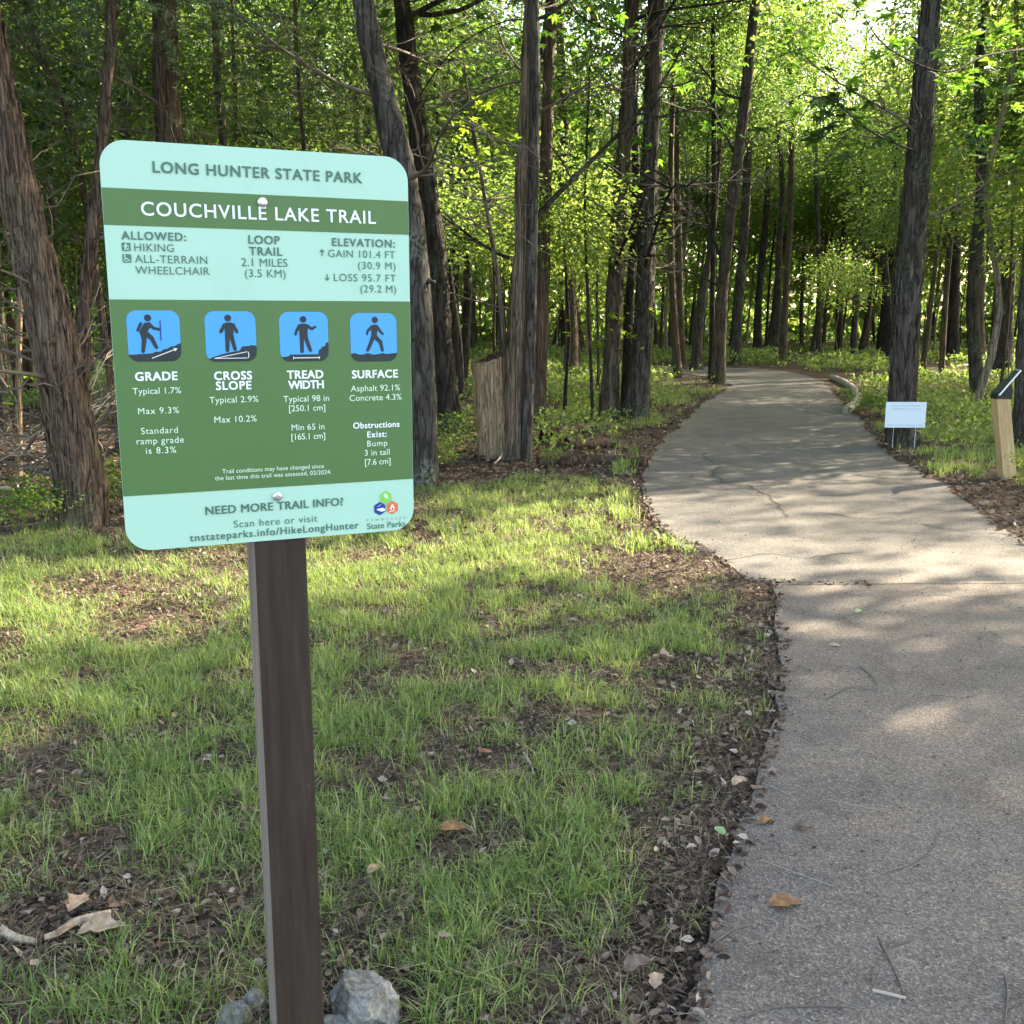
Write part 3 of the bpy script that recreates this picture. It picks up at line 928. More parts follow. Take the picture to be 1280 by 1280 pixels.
far_spots = []
tries = 0
while len(far_spots) < 250 and tries < 20000:
    tries += 1
    y = random.uniform(24, 78)
    x = random.uniform(-.60, .62) * y
    if not free(x, y, 1.7 + y * .012) or shades(x, y, 9.2, 1.1) or corridor(x, y) < 2.0: continue
    far_spots.append((x, y)); taken.append((x, y))
far_spots += [(.335 * 44, 44), (.325 * 55, 55), (.35 * 63, 63), (.30 * 70, 70)]
far_spots.sort(key=lambda q: q[1])
for (x, y) in far_spots:
    right = x > .06 * y
    filler(x, y, None if y < 42 else 'slim trunk in the crowd of trees deep in the woods', 'distant trees deep in the woods', random.uniform(.5, 1.15),
           CR_MID if y < 45 else CR_BIG, random.uniform(7.5, 11), 1.0, 1 if y > 40 else 2, extra=CR_LUSH if (random.random() < (.28 if right else .26)) else None)

mid_spots = []
tries = 0
while len(mid_spots) < 30 and tries < 8000:
    tries += 1
    y = random.uniform(14, 25)
    x = random.uniform(-.62, .05) * y if random.random() < .72 else random.uniform(.42, .62) * y
    if corridor(x, y) < 2.0 or not free(x, y, 1.5): continue
    u = x / y
    if -.02 < u < .30: continue
    mid_spots.append((x, y)); taken.append((x, y))
mid_spots.sort(key=lambda q: q[1])
for (x, y) in mid_spots:
    left = x < -.12 * y
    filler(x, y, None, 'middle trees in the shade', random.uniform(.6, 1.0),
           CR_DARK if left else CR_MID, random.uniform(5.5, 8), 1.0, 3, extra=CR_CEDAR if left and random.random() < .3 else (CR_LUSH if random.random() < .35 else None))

# trees that close the wood on the left and right of the picture and shade the clearing
side = []
tries = 0
while len(side) < 40 and tries < 5000:
    tries += 1
    y = random.uniform(2, 34)
    x = random.uniform(7, 30)
    if x < .56 * y + 1.2 or not free(x, y, 1.9): continue
    if shades(x, y, 10): continue
    if corridor(x, y) < 1.2: continue
    side.append((x, y)); taken.append((x, y))
for q in ((1150, 1190), (640, 1200)):  # two unseen trees added so their crowns shade the near pad and lawn
    g_ = G(*q)
    t_ = 10 / tosun.z
    side.append((g_.x + tosun.x * t_, g_.y + tosun.y * t_))
for (x, y) in side:
    filler(x, y, 'tall unseen shade tree of the wood beyond the right edge of the picture', 'trees closing the wood on the right', random.uniform(1.0, 1.7),
           CR_SIDE, 10, 1.0, 1, extra=None)
side = []
tries = 0
while len(side) < 16 and tries < 9000:
    tries += 1
    y = random.uniform(6, 26)
    x = -random.uniform(5, 16)
    if x > -.56 * y - .6 or not free(x, y, 2.0): continue
    side.append((x, y)); taken.append((x, y))
for (x, y) in side:
    filler(x, y, 'cedar of the wood beyond the left edge of the picture', 'cedars closing the wood on the left', random.uniform(1.0, 1.5),
           CR_CEDAR, random.uniform(4, 6), 1.1, 1, extra=CR_DARK)

# leafy saplings at eye level
sap = [(-6.6, 11.5), (-5.6, 13.5), (-3.4, 15.0), (-1.4, 18.5), (.9, 17.5), (1.7, 20.5), (-4.3, 18.5), (-7.6, 17.0), (-.4, 22.0), (-2.6, 21.5), (9.6, 17.5), (8.0, 21.5), (11.5, 20.0), (6.3, 26.0),
       (5.2, 31.0), (1.8, 30.0), (3.4, 38.0), (12.5, 26), (10, 32), (-6, 26), (-9, 23), (-3, 29), (7.5, 36), (-1, 35)]
sap.sort(key=lambda q: q[1])
for (x, y) in sap:
    if corridor(x, y) < .8: continue
    z = gz(x, y)
    t = tag(empty('understory_sapling', (x, y, z)), own_label('leafy young sapling', x, y) or 'leafy young sapling filling a gap between the trunks', 'sapling', 'saplings between the trunks')
    me, pts = random.choice(FT)
    obj('trunk', me, t, (0, 0, 0), (0, 0, random.uniform(0, 6)), (.28, .28, .33))
    s = random.uniform(.75, 1.15)
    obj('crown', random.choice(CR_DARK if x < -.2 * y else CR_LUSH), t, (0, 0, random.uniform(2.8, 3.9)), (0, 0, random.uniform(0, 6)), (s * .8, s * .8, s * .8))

# far-off wood that reads as one mass
n = 60000
yy = rng.uniform(70, 112, n); xx = rng.uniform(-.72, .72, n) * yy
zz = rng.uniform(0, 1, n) ** 1.6 * 15
keep = fbm(xx * .22, zz * .35 + yy * .1, 4) > .36
pos = np.stack([xx, yy, zz], 1)[keep]
Vw, Fw = scatter(pos, rand_dir(len(pos), -.2), rand_dir(len(pos), 1.0), rng.uniform(.55, 1.2, len(pos)), rng.uniform(.4, .7, len(pos)), T2)
tag(obj('far_woods', mesh_np('far_woods', Vw, Fw, M['leaf'])), kind='stuff')

# ------------------------------------------------------------------ cut snag
def snag():
    b = G(622, 570); b.z = gz(b.x, b.y)
    Y = b.y
    K = [(Vector((b.x, b.y, b.z - .1)), 23 * px_m(b))]
    for (x, y, w) in ((620, 540, 43), (616, 500, 42), (613, 470, 41), (612, 448, 40)):
        K.append((P(x, y, Y), w / 2 * px_m(b)))
    pts, rad = smooth_path(K, .05)
    V, Fc = tube([p - b for p in pts], rad, 40, .22, 1.0, .20, 4.4, False, .14)
    n = len(pts); seg = 40
    cen = pts[-1] - b
    R = rad[-1]
    for k in range(seg):                       # slanted saw cut
        v = V[(n - 1) * seg + k]
        V[(n - 1) * seg + k] = Vector((v.x, v.y, v.z + (v.x - cen.x) * .35 + (v.y - cen.y) * .22 + .028 * random.random() ** 2))
    t = tag(empty('cut_snag', b), 'pale barkless dead stump with slanted sawn top leaning on the split trunk', 'stump')
    obj('trunk', mesh_py('snag_trunk', V, Fc, M['dead_wood'], True), t)
    # sunken rough top
    TV = []; TF = []
    for j, (f, dz) in enumerate(((1.0, -.004), (.8, -.05), (.4, -.08))):
        for k in range(seg):
            v = V[(n - 1) * seg + k]
            TV.append(Vector((cen.x + (v.x - cen.x) * f * .99, cen.y + (v.y - cen.y) * f * .99, v.z + dz)))
    for j in range(2):
        for k in range(seg):
            TF.append((j * seg + k, j * seg + (k + 1) % seg, (j + 1) * seg + (k + 1) % seg, (j + 1) * seg + k))
    TV.append(Vector((cen.x, cen.y, cen.z - .09)))
    for k in range(seg): TF.append((2 * seg + k, 2 * seg + (k + 1) % seg, 3 * seg))
    obj('cut_top', mesh_py('cut_top', TV, TF, M['rot_wood'], True), t)
snag()

# ------------------------------------------------------------------ trail sign
SW = 0.572
o_ = Vector((-1.28550848, 3.3358576, -0.7601527)) * SW + Vector((0, 0, CAM_H))
su = Vector((0.92217389, 0.38675916, 0)).normalized()
SH = 1.3153956758 * SW
sn = Vector((su.y, -su.x, 0))                       # towards the viewer
sign = tag(empty('trail_sign', (o_.x, o_.y, o_.z)), 'large mint and green trail information sign on a brown post', 'sign')
sign.rotation_euler = (math.pi / 2, 0, math.atan2(su.y, su.x))   # local x right, y up, z to the viewer

def S(px, py):
    r = ray(px, py)
    cam_p = Vector((0, 0, CAM_H))
    t = (o_ - cam_p).dot(sn) / r.dot(sn)
    q = cam_p + r * t - o_
    return (q.dot(su), q.z)

def round_rect(x0, y0, x1, y1, r, rb=None, seg=10):
    rb = r if rb is None else rb
    pts = []
    for (cx, cyy, rr, a0) in ((x1 - rb, y0 + rb, rb, -90), (x1 - r, y1 - r, r, 0), (x0 + r, y1 - r, r, 90), (x0 + rb, y0 + rb, rb, 180)):
        if rr <= 1e-6:
            pts.append((cx, cyy)); continue
        for i in range(seg + 1):
            a = math.radians(a0 + 90 * i / seg)
            pts.append((cx + rr * math.cos(a), cyy + rr * math.sin(a)))
    return pts

def poly_solid(name, polys, z0, z1, mat, parent):
    V = []; Fc = []
    for pts in polys:
        n = len(pts); o = len(V)
        V += [(x, y, z1) for x, y in pts]
        Fc.append(tuple(o + i for i in range(n)))
        if z0 is not None:
            V += [(x, y, z0) for x, y in pts]
            Fc.append(tuple(o + n + i for i in reversed(range(n))))
            for i in range(n):
                j = (i + 1) % n
                Fc.append((o + i, o + n + i, o + n + j, o + j))
    return obj(name, mesh_py(name, V, Fc, mat), parent)

def print_mat(name, col, rough=.38, glossy=.45):
    m, nt, b = new_mat(name)
    b.inputs['Base Color'].default_value = (*col, 1)
    b.inputs['Roughness'].default_value = rough
    b.inputs['Specular IOR Level'].default_value = glossy
    n = noise_n(nt, texco(nt), 3.0, 2)
    bump(nt, b, n, .12, .02)
    sm = noise_n(nt, texco(nt, (1, .35, 1)), 9.0, 6, .7)
    nt.links.new(mix(nt, ramp(nt, sm, [(.5, (0, 0, 0)), (.8, (.22, .22, .22))]), col, tuple(c * .62 + .06 for c in col)), b.inputs['Base Color'])
    nt.links.new(ramp(nt, sm, [(.3, (rough, rough, rough)), (.8, (rough + .25,) * 3)]), b.inputs['Roughness'])
    return m
M['mint'] = print_mat('mint_print', (.38, .64, .525))
M['green'] = print_mat('green_print', (.070, .165, .050))
M['white_ink'] = print_mat('white_print', (.80, .87, .90))
M['pale_ink'] = print_mat('pale_green_print', (.62, .83, .66))
M['dark_ink'] = print_mat('dark_green_print', (.065, .165, .115))
M['blue_tile'] = print_mat('blue_print', (.040, .34, .76))
M['black_ink'] = print_mat('black_print', (.010, .022, .028))
M['navy'] = print_mat('navy_print', (.006, .045, .27))
M['lime'] = print_mat('lime_print', (.20, .58, .10))
M['orange'] = print_mat('orange_print', (.75, .16, .055))
M['grey_ink'] = print_mat('grey_print', (.20, .30, .30))
M['alu'] = flat('sign_aluminium', (.55, .56, .57), .35, .9)
M['screw'] = flat('bolt_steel', (.75, .77, .80), .3, .85)

panel = poly_solid('panel', [round_rect(0, 0, SW, SH, .046)], -.003, 0.0, M['mint'], sign)
panel.data.materials.append(M['alu'])
for i, p in enumerate(panel.data.polygons):
    if i: p.material_index = 1
def band(pxs, z):
    v = [S(*q)[1] for q in pxs]
    return v
yt = (S(128.3, 233.4)[1] + S(508.2, 252.3)[1]) / 2
yb = (S(130.6, 279.9)[1] + S(508.9, 294.3)[1]) / 2
poly_solid('title_band', [[(0.0006, yb), (SW - .0006, yb), (SW - .0006, yt), (.0006, yt)]], None, .0006, M['green'], sign)
yt2 = (S(136.7, 371.8)[1] + S(511.5, 379)[1]) / 2
yb2 = (S(153.6, 618.2)[1] + S(516.2, 600.6)[1]) / 2
poly_solid('main_band', [[(0.0006, yb2), (SW - .0006, yb2), (SW - .0006, yt2), (.0006, yt2)]], None, .0006, M['green'], sign)

def text_mesh(s, offset, spacing):
    cu = bpy.data.curves.new('t', 'FONT')
    cu.body = s
    cu.size = 1.0
    cu.offset = offset
    cu.space_character = spacing
    cu.resolution_u = 4
    o = bpy.data.objects.new('t', cu)
    C.objects.link(o)
    dg = bpy.context.evaluated_depsgraph_get()
    me = bpy.data.meshes.new_from_object(o.evaluated_get(dg))
    bpy.data.objects.remove(o)
    bpy.data.curves.remove(cu)
    return me
def bounds(me):
    a = np.empty(len(me.vertices) * 3, np.float32); me.vertices.foreach_get('co', a); a = a.reshape(-1, 3)
    return a, a[:, 0].min(), a[:, 0].max(), a[:, 1].max()
_h_me = text_mesh('H', 0, 1); CAPH = bounds(_h_me)[3]

def thicken(me, d):
    a, l, r_, t = bounds(me)
    if d <= 0: return me
    polys = [tuple(p.vertices) for p in me.polygons]
    V = []; Fc = []
    for i, (dx, dy) in enumerate(((-d, -d), (-d, d), (d, -d), (d, d), (0, 0))):
        o = len(V)
        V += [(v[0] + dx, v[1] + dy * .7, i * .00005) for v in a]
        Fc += [tuple(o + k for k in p) for p in polys]
    out = bpy.data.meshes.new('lettering')
    out.from_pydata(V, [], Fc)
    bpy.data.meshes.remove(me)
    return out

def text_box(s, x0, y0, x1, y1, cap, mat, parent, z, offset=0.0, name='lettering', slack=1.0):
    """lay one line so that it spans exactly from (x0, y0) to (x1, y1) with the given capital height"""
    W = math.hypot(x1 - x0, y1 - y0)
    k = cap / CAPH
    bold = max(0.0, offset); offset = 0.0
    m1 = text_mesh(s, offset, 1.0); a, l1, r1, t = bounds(m1)
    m2 = text_mesh(s, offset, 1.3); a2, l2, r2, t = bounds(m2)
    w1 = (r1 - l1) * k; w2 = (r2 - l2) * k
    spc = 1.0 + .3 * (W - w1) / max(w2 - w1, 1e-6)
    spc = min(max(spc, .94), 3.5)
    me = thicken(text_mesh(s, offset, spc), bold)
    a, l, r, t = bounds(me)
    zz_ = a[:, 2].copy()
    kx = W / (r - l)
    a = a.copy()
    a[:, 0] = (a[:, 0] - l) * kx
    a[:, 1] = a[:, 1] * k
    ang = math.atan2(y1 - y0, x1 - x0)
    X = a[:, 0] * math.cos(ang) - a[:, 1] * math.sin(ang) + x0
    Y = a[:, 0] * math.sin(ang) + a[:, 1] * math.cos(ang) + y0
    a[:, 0] = X; a[:, 1] = Y; a[:, 2] = zz_
    me.vertices.foreach_set('co', a.ravel())
    me.materials.clear()
    me.materials.append(M[mat])
    return obj(name, me, parent, (0, 0, z))

def sign_text(s, xl, yl, xr, yr, cap_px, mat, offset=0.0):
    x0, y0 = S(xl, yl); x1, y1 = S(xr, yr)
    c0 = S(xl, yl - cap_px)[1] - y0
    c1 = S(xr, yr - cap_px)[1] - y1
    yy = (y0 + y1) / 2                       # print lines are level on the panel
    text_box(s, x0, yy, x1, yy, (c0 + c1) / 2, mat, sign, .0014, offset)

B_, L_ = .024, 0.0
for row in (
    ('LONG HUNTER STATE PARK', 191, 215.3, 452.8, 228.9, 13.0, 'dark_ink', B_),
    ('COUCHVILLE LAKE TRAIL', 176.6, 268.8, 469.7, 280.2, 16.2, 'white_ink', .012),
    ('ALLOWED:', 151.9, 298.9, 232.8, 301.1, 9.8, 'dark_ink', B_),
    ('HIKING', 168.2, 313.8, 217.5, 314.9, 9.6, 'dark_ink', L_),
    ('ALL-TERRAIN', 168.9, 328.1, 259.2, 330, 9.6, 'dark_ink', L_),
    ('WHEELCHAIR', 169.4, 342, 262.2, 344.1, 9.6, 'dark_ink', L_),
    ('LOOP', 310.6, 304.5, 349.7, 305.2, 10.0, 'dark_ink', B_),
    ('TRAIL', 311.5, 318.9, 352.9, 319.4, 10.0, 'dark_ink', B_),
    ('2.1 MILES', 301.9, 332.7, 359.3, 333.4, 9.9, 'dark_ink', L_),
    ('(3.5 KM)', 306.4, 346.2, 357, 346.7, 9.6, 'dark_ink', L_),
    ('ELEVATION:', 414.9, 307.6, 493.6, 308.9, 9.4, 'dark_ink', B_),
    ('GAIN 101.4 FT', 410.2, 321.1, 493.7, 323, 9.0, 'dark_ink', L_),
    ('(30.9 M)', 447.7, 336, 494.3, 337.1, 9.0, 'dark_ink', L_),
    ('LOSS 95.7 FT', 417.3, 351, 494.8, 352.4, 9.0, 'dark_ink', L_),
    ('(29.2 M)', 450.5, 365.2, 495, 366, 9.0, 'dark_ink', L_),
    ('GRADE', 169, 475.7, 222.2, 475.1, 10.3, 'white_ink', .032),
    ('Typical 1.7%', 165.8, 492.7, 226.3, 491.7, 7.8, 'pale_ink', 0.002),
    ('Max 9.3%', 172.8, 517.3, 223.8, 516.7, 7.8, 'pale_ink', 0.002),
    ('Standard', 176.4, 542.3, 222.5, 541.4, 7.8, 'pale_ink', 0.002),
    ('ramp grade', 170.9, 555.1, 229.9, 553.5, 7.8, 'pale_ink', 0.002),
    ('is 8.3%', 182.5, 567, 220.3, 566, 7.8, 'pale_ink', 0.002),
    ('CROSS', 267.7, 474.7, 315.1, 474.1, 10.0, 'white_ink', .032),
    ('SLOPE', 269.9, 487.2, 314.4, 486.3, 10.0, 'white_ink', .032),
    ('Typical 2.9%', 261.9, 503.6, 322.8, 502.6, 7.7, 'pale_ink', 0.002),
    ('Max 10.2%', 268, 528.2, 320.8, 526.9, 7.7, 'pale_ink', 0.002),
    ('TREAD', 358.6, 473.1, 404.1, 472.8, 9.8, 'white_ink', .032),
    ('WIDTH', 360.2, 486, 404.8, 485.3, 9.8, 'white_ink', .032),
    ('Typical 98 in', 354.1, 502.3, 411.2, 501.3, 7.6, 'pale_ink', 0.002),
    ('[250.1 cm]', 361.2, 513.8, 406.4, 513.2, 7.4, 'pale_ink', 0.002),
    ('Min 65 in', 364.4, 537.5, 405.4, 536.9, 7.4, 'pale_ink', 0.002),
    ('[165.1 cm]', 364.1, 549.4, 406.4, 548.4, 7.4, 'pale_ink', 0.002),
    ('SURFACE', 439.7, 472.5, 497.3, 471.9, 9.5, 'white_ink', .032),
    ('Asphalt 92.1%', 438.4, 489.2, 499.9, 487.9, 7.4, 'pale_ink', 0.002),
    ('Concrete 4.3%', 436.8, 501, 501.8, 499.7, 7.4, 'pale_ink', 0.002),
    ('Obstructions', 441.3, 535, 499.2, 534, 7.2, 'white_ink', .022),
    ('Exist:', 458.9, 546.5, 483.2, 546, 7.2, 'white_ink', .022),
    ('Bump', 458.9, 557.7, 483.9, 557.3, 7.2, 'pale_ink', 0.002),
    ('3 in tall', 455.7, 569.2, 486.8, 568.6, 7.2, 'pale_ink', 0.002),
    ('[7.6 cm]', 456, 580.8, 488, 580.1, 7.2, 'pale_ink', 0.002),
    ('Trail conditions may have changed since', 277.6, 590.4, 404.8, 586.2, 5.3, 'pale_ink', 0.002),
    ('the last time this trail was assessed, 02/2024.', 268.6, 599, 414, 593.6, 5.3, 'pale_ink', 0.002),
    ('NEED MORE TRAIL INFO?', 256.8, 641.3, 429.1, 633.3, 9.6, 'dark_ink', B_),
    ('Scan here or visit', 292.3, 658, 396.7, 653.1, 8.6, 'dark_ink', 0.0),
    ('tnstateparks.info/HikeLongHunter', 237.2, 674.3, 448.3, 662.4, 8.6, 'dark_ink', .016),
    ('TENNESSEE', 458.1, 651.6, 506.6, 648.6, 3.2, 'grey_ink', 0.0),
    ('State Parks', 458.8, 661.1, 506.6, 657.8, 7.2, 'dark_ink', .006),
):
    sign_text(*row)

# small drawing kit for the pictograms (units: fractions of a tile)
def capsule(a, b, r0, r1=None, n=7):
    r1 = r0 if r1 is None else r1
    ax, ay = a; bx, by = b
    th = math.atan2(by - ay, bx - ax)
    pts = [(bx + r1 * math.cos(th - math.pi / 2 + math.pi * i / n), by + r1 * math.sin(th - math.pi / 2 + math.pi * i / n)) for i in range(n + 1)]
    pts += [(ax + r0 * math.cos(th + math.pi / 2 + math.pi * i / n), ay + r0 * math.sin(th + math.pi / 2 + math.pi * i / n)) for i in range(n + 1)]
    return pts
def disc(c, r, n=20):
    return [(c[0] + r * math.cos(2 * math.pi * i / n), c[1] + r * math.sin(2 * math.pi * i / n)) for i in range(n)]

def layer(name, polys, tf, z, mat, parent):
    """overlapping shapes: each a hair above the last so no two faces share a plane"""
    V = []; Fc = []
    for i, pts in enumerate(polys):
        o = len(V)
        V += [(*tf(*q), z + i * .00004) for q in pts]
        Fc.append(tuple(range(o, o + len(pts))))
    return obj(name, mesh_py(name, V, Fc, M[mat]), parent)

def tile(cx, cyp, wpx, hpx, ground, figure, marks, fig_mat='black_ink', stick_=None):
    c = S(cx, cyp)
    w = S(cx + wpx / 2, cyp)[0] - S(cx - wpx / 2, cyp)[0]
    h = S(cx, cyp - hpx / 2)[1] - S(cx, cyp + hpx / 2)[1]
    s = (w + h) / 2
    tf = lambda u, v: (c[0] + (u - .5) * s, c[1] + (v - .5) * s)
    rr = [tf(*q) for q in round_rect(0, 0, 1, 1, .19)]
    t = poly_solid('pictogram', [rr], None, .0012, M['blue_tile'], sign)
    # ground shape clipped by the lower rounded corners
    base = [(x, y) for x, y in round_rect(0, 0, 1, 1, .19) if y <= .20]
    left = sorted([q for q in base if q[0] < .5], key=lambda q: (-q[1]))
    right = sorted([q for q in base if q[0] >= .5], key=lambda q: (q[1]))
    lo_y = ground[0][1]; hi_y = ground[-1][1]
    left = [q for q in left if q[1] < lo_y]
    poly = list(reversed(ground)) + left + right
    layer('ground_shape', [poly], tf, .0016, 'black_ink', t)
    layer('figure', figure, tf, .0018, fig_mat, t)
    if marks: layer('mark', marks, tf, .0028, 'white_ink', t)
    if stick_: layer('walking_stick', stick_, tf, .0026, 'navy', t)
    return t
cap = capsule
tile(192.5, 420, 66.5, 63.4,
     [(0, .14), (.08, .135), (.2, .15), (.3, .15), (.47, .165), (.49, .19), (.6, .19), (.66, .235), (.74, .25), (.80, .29), (.88, .30), (.94, .335), (1, .36)],
     [disc((.40, .855), .068), [(.33, .76), (.44, .775), (.47, .70), (.40, .62), (.37, .53), (.24, .53), (.23, .58), (.28, .68)],
      cap((.42, .73), (.50, .655), .035, .03), cap((.50, .655), (.62, .625), .03, .026), cap((.305, .55), (.31, .42), .062, .045), cap((.31, .42), (.275, .20), .045, .034),
      cap((.33, .56), (.45, .46), .058, .043), cap((.45, .46), (.535, .275), .043, .032), cap((.265, .745), (.205, .615), .028, .03)],
     [cap((.44, .065), (.86, .225), .007), [(.93, .25), (.855, .262), (.88, .195)]], 'black_ink', [cap((.625, .42), (.63, .80), .011)])
tile(288.5, 420.5, 63.5, 62.6,
     [(.06, .06), (.16, .10), (.3, .145), (.5, .19), (.66, .215), (.68, .25), (.72, .30), (.84, .305), (.90, .325), (1, .31)],
     [disc((.455, .865), .068), round_rect(.385, .46, .555, .78, .05), cap((.385, .73), (.315, .60), .036, .03), cap((.555, .73), (.61, .60), .036, .03), cap((.315, .63), (.30, .585), .03, .025), cap((.61, .63), (.625, .585), .03, .025),
      cap((.43, .50), (.42, .225), .044, .036), cap((.51, .50), (.57, .245), .044, .034)],
     [cap((.16, .065), (.80, .19), .006), cap((.16, .065), (.80, .065), .006), cap((.825, .185), (.84, .13), .007), cap((.84, .13), (.825, .07), .007)])
tile(380, 420.8, 61, 61.2,
     [(.02, .09), (.16, .10), (.20, .14), (.78, .14), (.80, .23), (.84, .25), (.86, .29), (.92, .30), (.95, .37), (1, .38)],
     [disc((.49, .85), .068), round_rect(.405, .44, .575, .765, .05), cap((.41, .72), (.34, .60), .036, .028), cap((.34, .60), (.325, .545), .028, .024), cap((.56, .725), (.665, .655), .034, .028), cap((.665, .655), (.735, .70), .028, .024),
      cap((.45, .49), (.445, .20), .043, .036), cap((.53, .49), (.62, .22), .043, .034)],
     [cap((.265, .07), (.80, .07), .008), cap((.265, .045), (.265, .095), .006), cap((.80, .045), (.80, .095), .006)])
tile(467, 421.6, 58, 60,
     [(0, .16), (.08, .18), (.17, .145), (.26, .145), (.36, .175), (.48, .14), (.58, .15), (.68, .17), (.78, .15), (.90, .165), (1, .165)],
     [disc((.53, .86), .068), [(.44, .72), (.50, .765), (.57, .765), (.60, .70), (.57, .58), (.575, .49), (.44, .49), (.45, .60)],
      cap((.46, .72), (.37, .63), .034, .026), cap((.37, .63), (.355, .565), .026, .022), cap((.58, .715), (.66, .60), .032, .026), cap((.66, .60), (.70, .565), .026, .022),
      cap((.485, .51), (.43, .38), .048, .038), cap((.43, .38), (.36, .235), .038, .032), cap((.53, .51), (.645, .40), .048, .038), cap((.645, .40), (.68, .225), .038, .03)],
     None)

def little(cx, cyp, size, fig):
    c = S(cx, cyp); s = S(cx + size / 2, cyp)[0] - S(cx - size / 2, cyp)[0]
    tf = lambda u, v: (c[0] + (u - .5) * s, c[1] + (v - .5) * s)
    t = poly_solid('symbol', [[tf(*q) for q in round_rect(0, 0, 1, 1, .1)]], None, .0012, M['dark_ink'], sign)
    layer('figure', fig, tf, .0016, 'mint', t)
little(157.8, 308.5, 10.8, [disc((.47, .84), .10), cap((.45, .70), (.45, .42), .09), cap((.45, .42), (.28, .10), .055), cap((.47, .42), (.66, .10), .055), cap((.5, .66), (.74, .52), .04), cap((.74, .10), (.74, .75), .025), cap((.28, .66), (.26, .46), .06)])
little(158.7, 322.8, 10.8, [disc((.25, .86), .09), cap((.25, .72), (.30, .45), .07), cap((.30, .45), (.58, .42), .06), cap((.58, .42), (.72, .18), .05), cap((.2, .2), (.42, .10), .045), cap((.42, .10), (.60, .22), .045), cap((.12, .38), (.2, .2), .04), cap((.70, .2), (.86, .22), .04)])

def arrow(cx, y0, y1, up):
    a = S(cx, y0); b = S(cx, y1)
    h = abs(a[1] - b[1]); x = a[0]; lo = min(a[1], b[1]); hi = max(a[1], b[1])
    w = h * .09
    if up: polys = [cap((x, lo), (x, hi), w), cap((x, hi), (x - h * .33, hi - h * .36), w), cap((x, hi), (x + h * .33, hi - h * .36), w)]
    else: polys = [cap((x, lo), (x, hi), w), cap((x, lo), (x - h * .33, lo + h * .36), w), cap((x, lo), (x + h * .33, lo + h * .36), w)]
    layer('arrow', polys, lambda u, v: (u, v), .0012, 'dark_ink', sign)
arrow(402.3, 312, 319.7, True)
arrow(408.8, 343, 350.3, False)

def hexa(cx, cyp, mat, deco):
    c = S(cx, cyp); s = S(cx + 7.5, cyp)[0] - c[0]
    h = poly_solid('hexagon', [[(c[0] + s * 1.06 * math.cos(math.radians(90 + 60 * i)), c[1] + s * 1.1 * math.sin(math.radians(90 + 60 * i))) for i in range(6)]], None, .0012, M[mat], sign)
    layer('emblem', deco, lambda u, v: (c[0] + u * s, c[1] + v * s), .0016, 'white_ink' if mat != 'lime' else 'pale_ink', h)
hexa(482, 621.6, 'lime', [disc((-.05, .35), .28, 12), [(-.25, .3), (.0, .6), (.3, .3), (.42, -.2), (.35, -.45), (.25, -.2), (.1, .1), (.0, -.4), (-.12, -.1)]])
hexa(474.6, 635.6, 'navy', [[(-.5, -.05), (-.45, -.25), (-.1, -.35), (.2, -.5), (.8, -.45), (.85, -.1), (.45, .12), (.2, .05), (-.1, .05)], cap((-.35, .38), (-.2, .42), .03), cap((-.2, .42), (.2, .65), .03)])
hexa(490.1, 634.2, 'orange', [[(-.34, -.35), (-.32, .0), (-.05, .55), (.05, .62), (.2, .35), (.36, .0), (.34, -.35), (.18, -.25), (.1, .05), (0, .15), (-.1, -.1), (-.16, -.35)], cap((-.45, -.62), (.35, -.52), .06)])

def bolt(px_, py_):
    c = S(px_, py_)
    pr = [(.0, .0052), (.0075, .005), (.0092, .0035), (.0098, .0005)]
    V = []; Fc = []
    for r, z in pr[1:]:
        for k in range(20): V.append((c[0] + r * math.cos(k * math.pi / 10), c[1] + r * math.sin(k * math.pi / 10), z))
    Fc.append(tuple(range(20)))
    for j in range(2):
        for k in range(20): Fc.append((j * 20 + k, (j + 1) * 20 + k, (j + 1) * 20 + (k + 1) % 20, j * 20 + (k + 1) % 20))
    b = obj('bolt', mesh_py('bolt', V, Fc, M['screw'], True), sign)
    hx = [(c[0] + .0042 * math.cos(math.radians(60 * i + 10)), c[1] + .0042 * math.sin(math.radians(60 * i + 10))) for i in range(6)]
    poly_solid('socket', [hx], None, .0056, M['alu'], b)
bolt(328, 253); bolt(346.5, 620.3)

# the post behind the panel: stained timber with softened arrises
def timber(name, c0, c1, c2, rough=.6):
    m, nt, b = new_mat(name)
    v = texco(nt, (1, 1, .07))
    n1 = noise_n(nt, v, 42, 5, .65)
    n2 = noise_n(nt, texco(nt, (1, 1, .25)), 5, 3)
    col = ramp(nt, n1, [(.3, c0), (.55, c1), (.8, c2)])
    col = mix(nt, .5, col, ramp(nt, n2, [(.3, (.7, .7, .7)), (.7, (1.3, 1.3, 1.3))]), 'MULTIPLY')
    sc = noise_n(nt, texco(nt, (1, 1, .25)), 60, 2)
    col = mix(nt, ramp(nt, sc, [(.74, (0, 0, 0)), (.80, (.5, .5, .5))]), col, (.35, .32, .30))
    nt.links.new(col, b.inputs['Base Color'])
    b.inputs['Roughness'].default_value = rough
    b.inputs['Specular IOR Level'].default_value = .3
    bump(nt, b, n1, .35, .004)
    return m
M['post'] = timber('stained_timber', (.026, .0165, .012), (.043, .029, .022), (.068, .048, .038))
M['pine'] = timber('raw_pine_timber', (.38, .25, .12), (.50, .35, .18), (.60, .45, .26), .8)

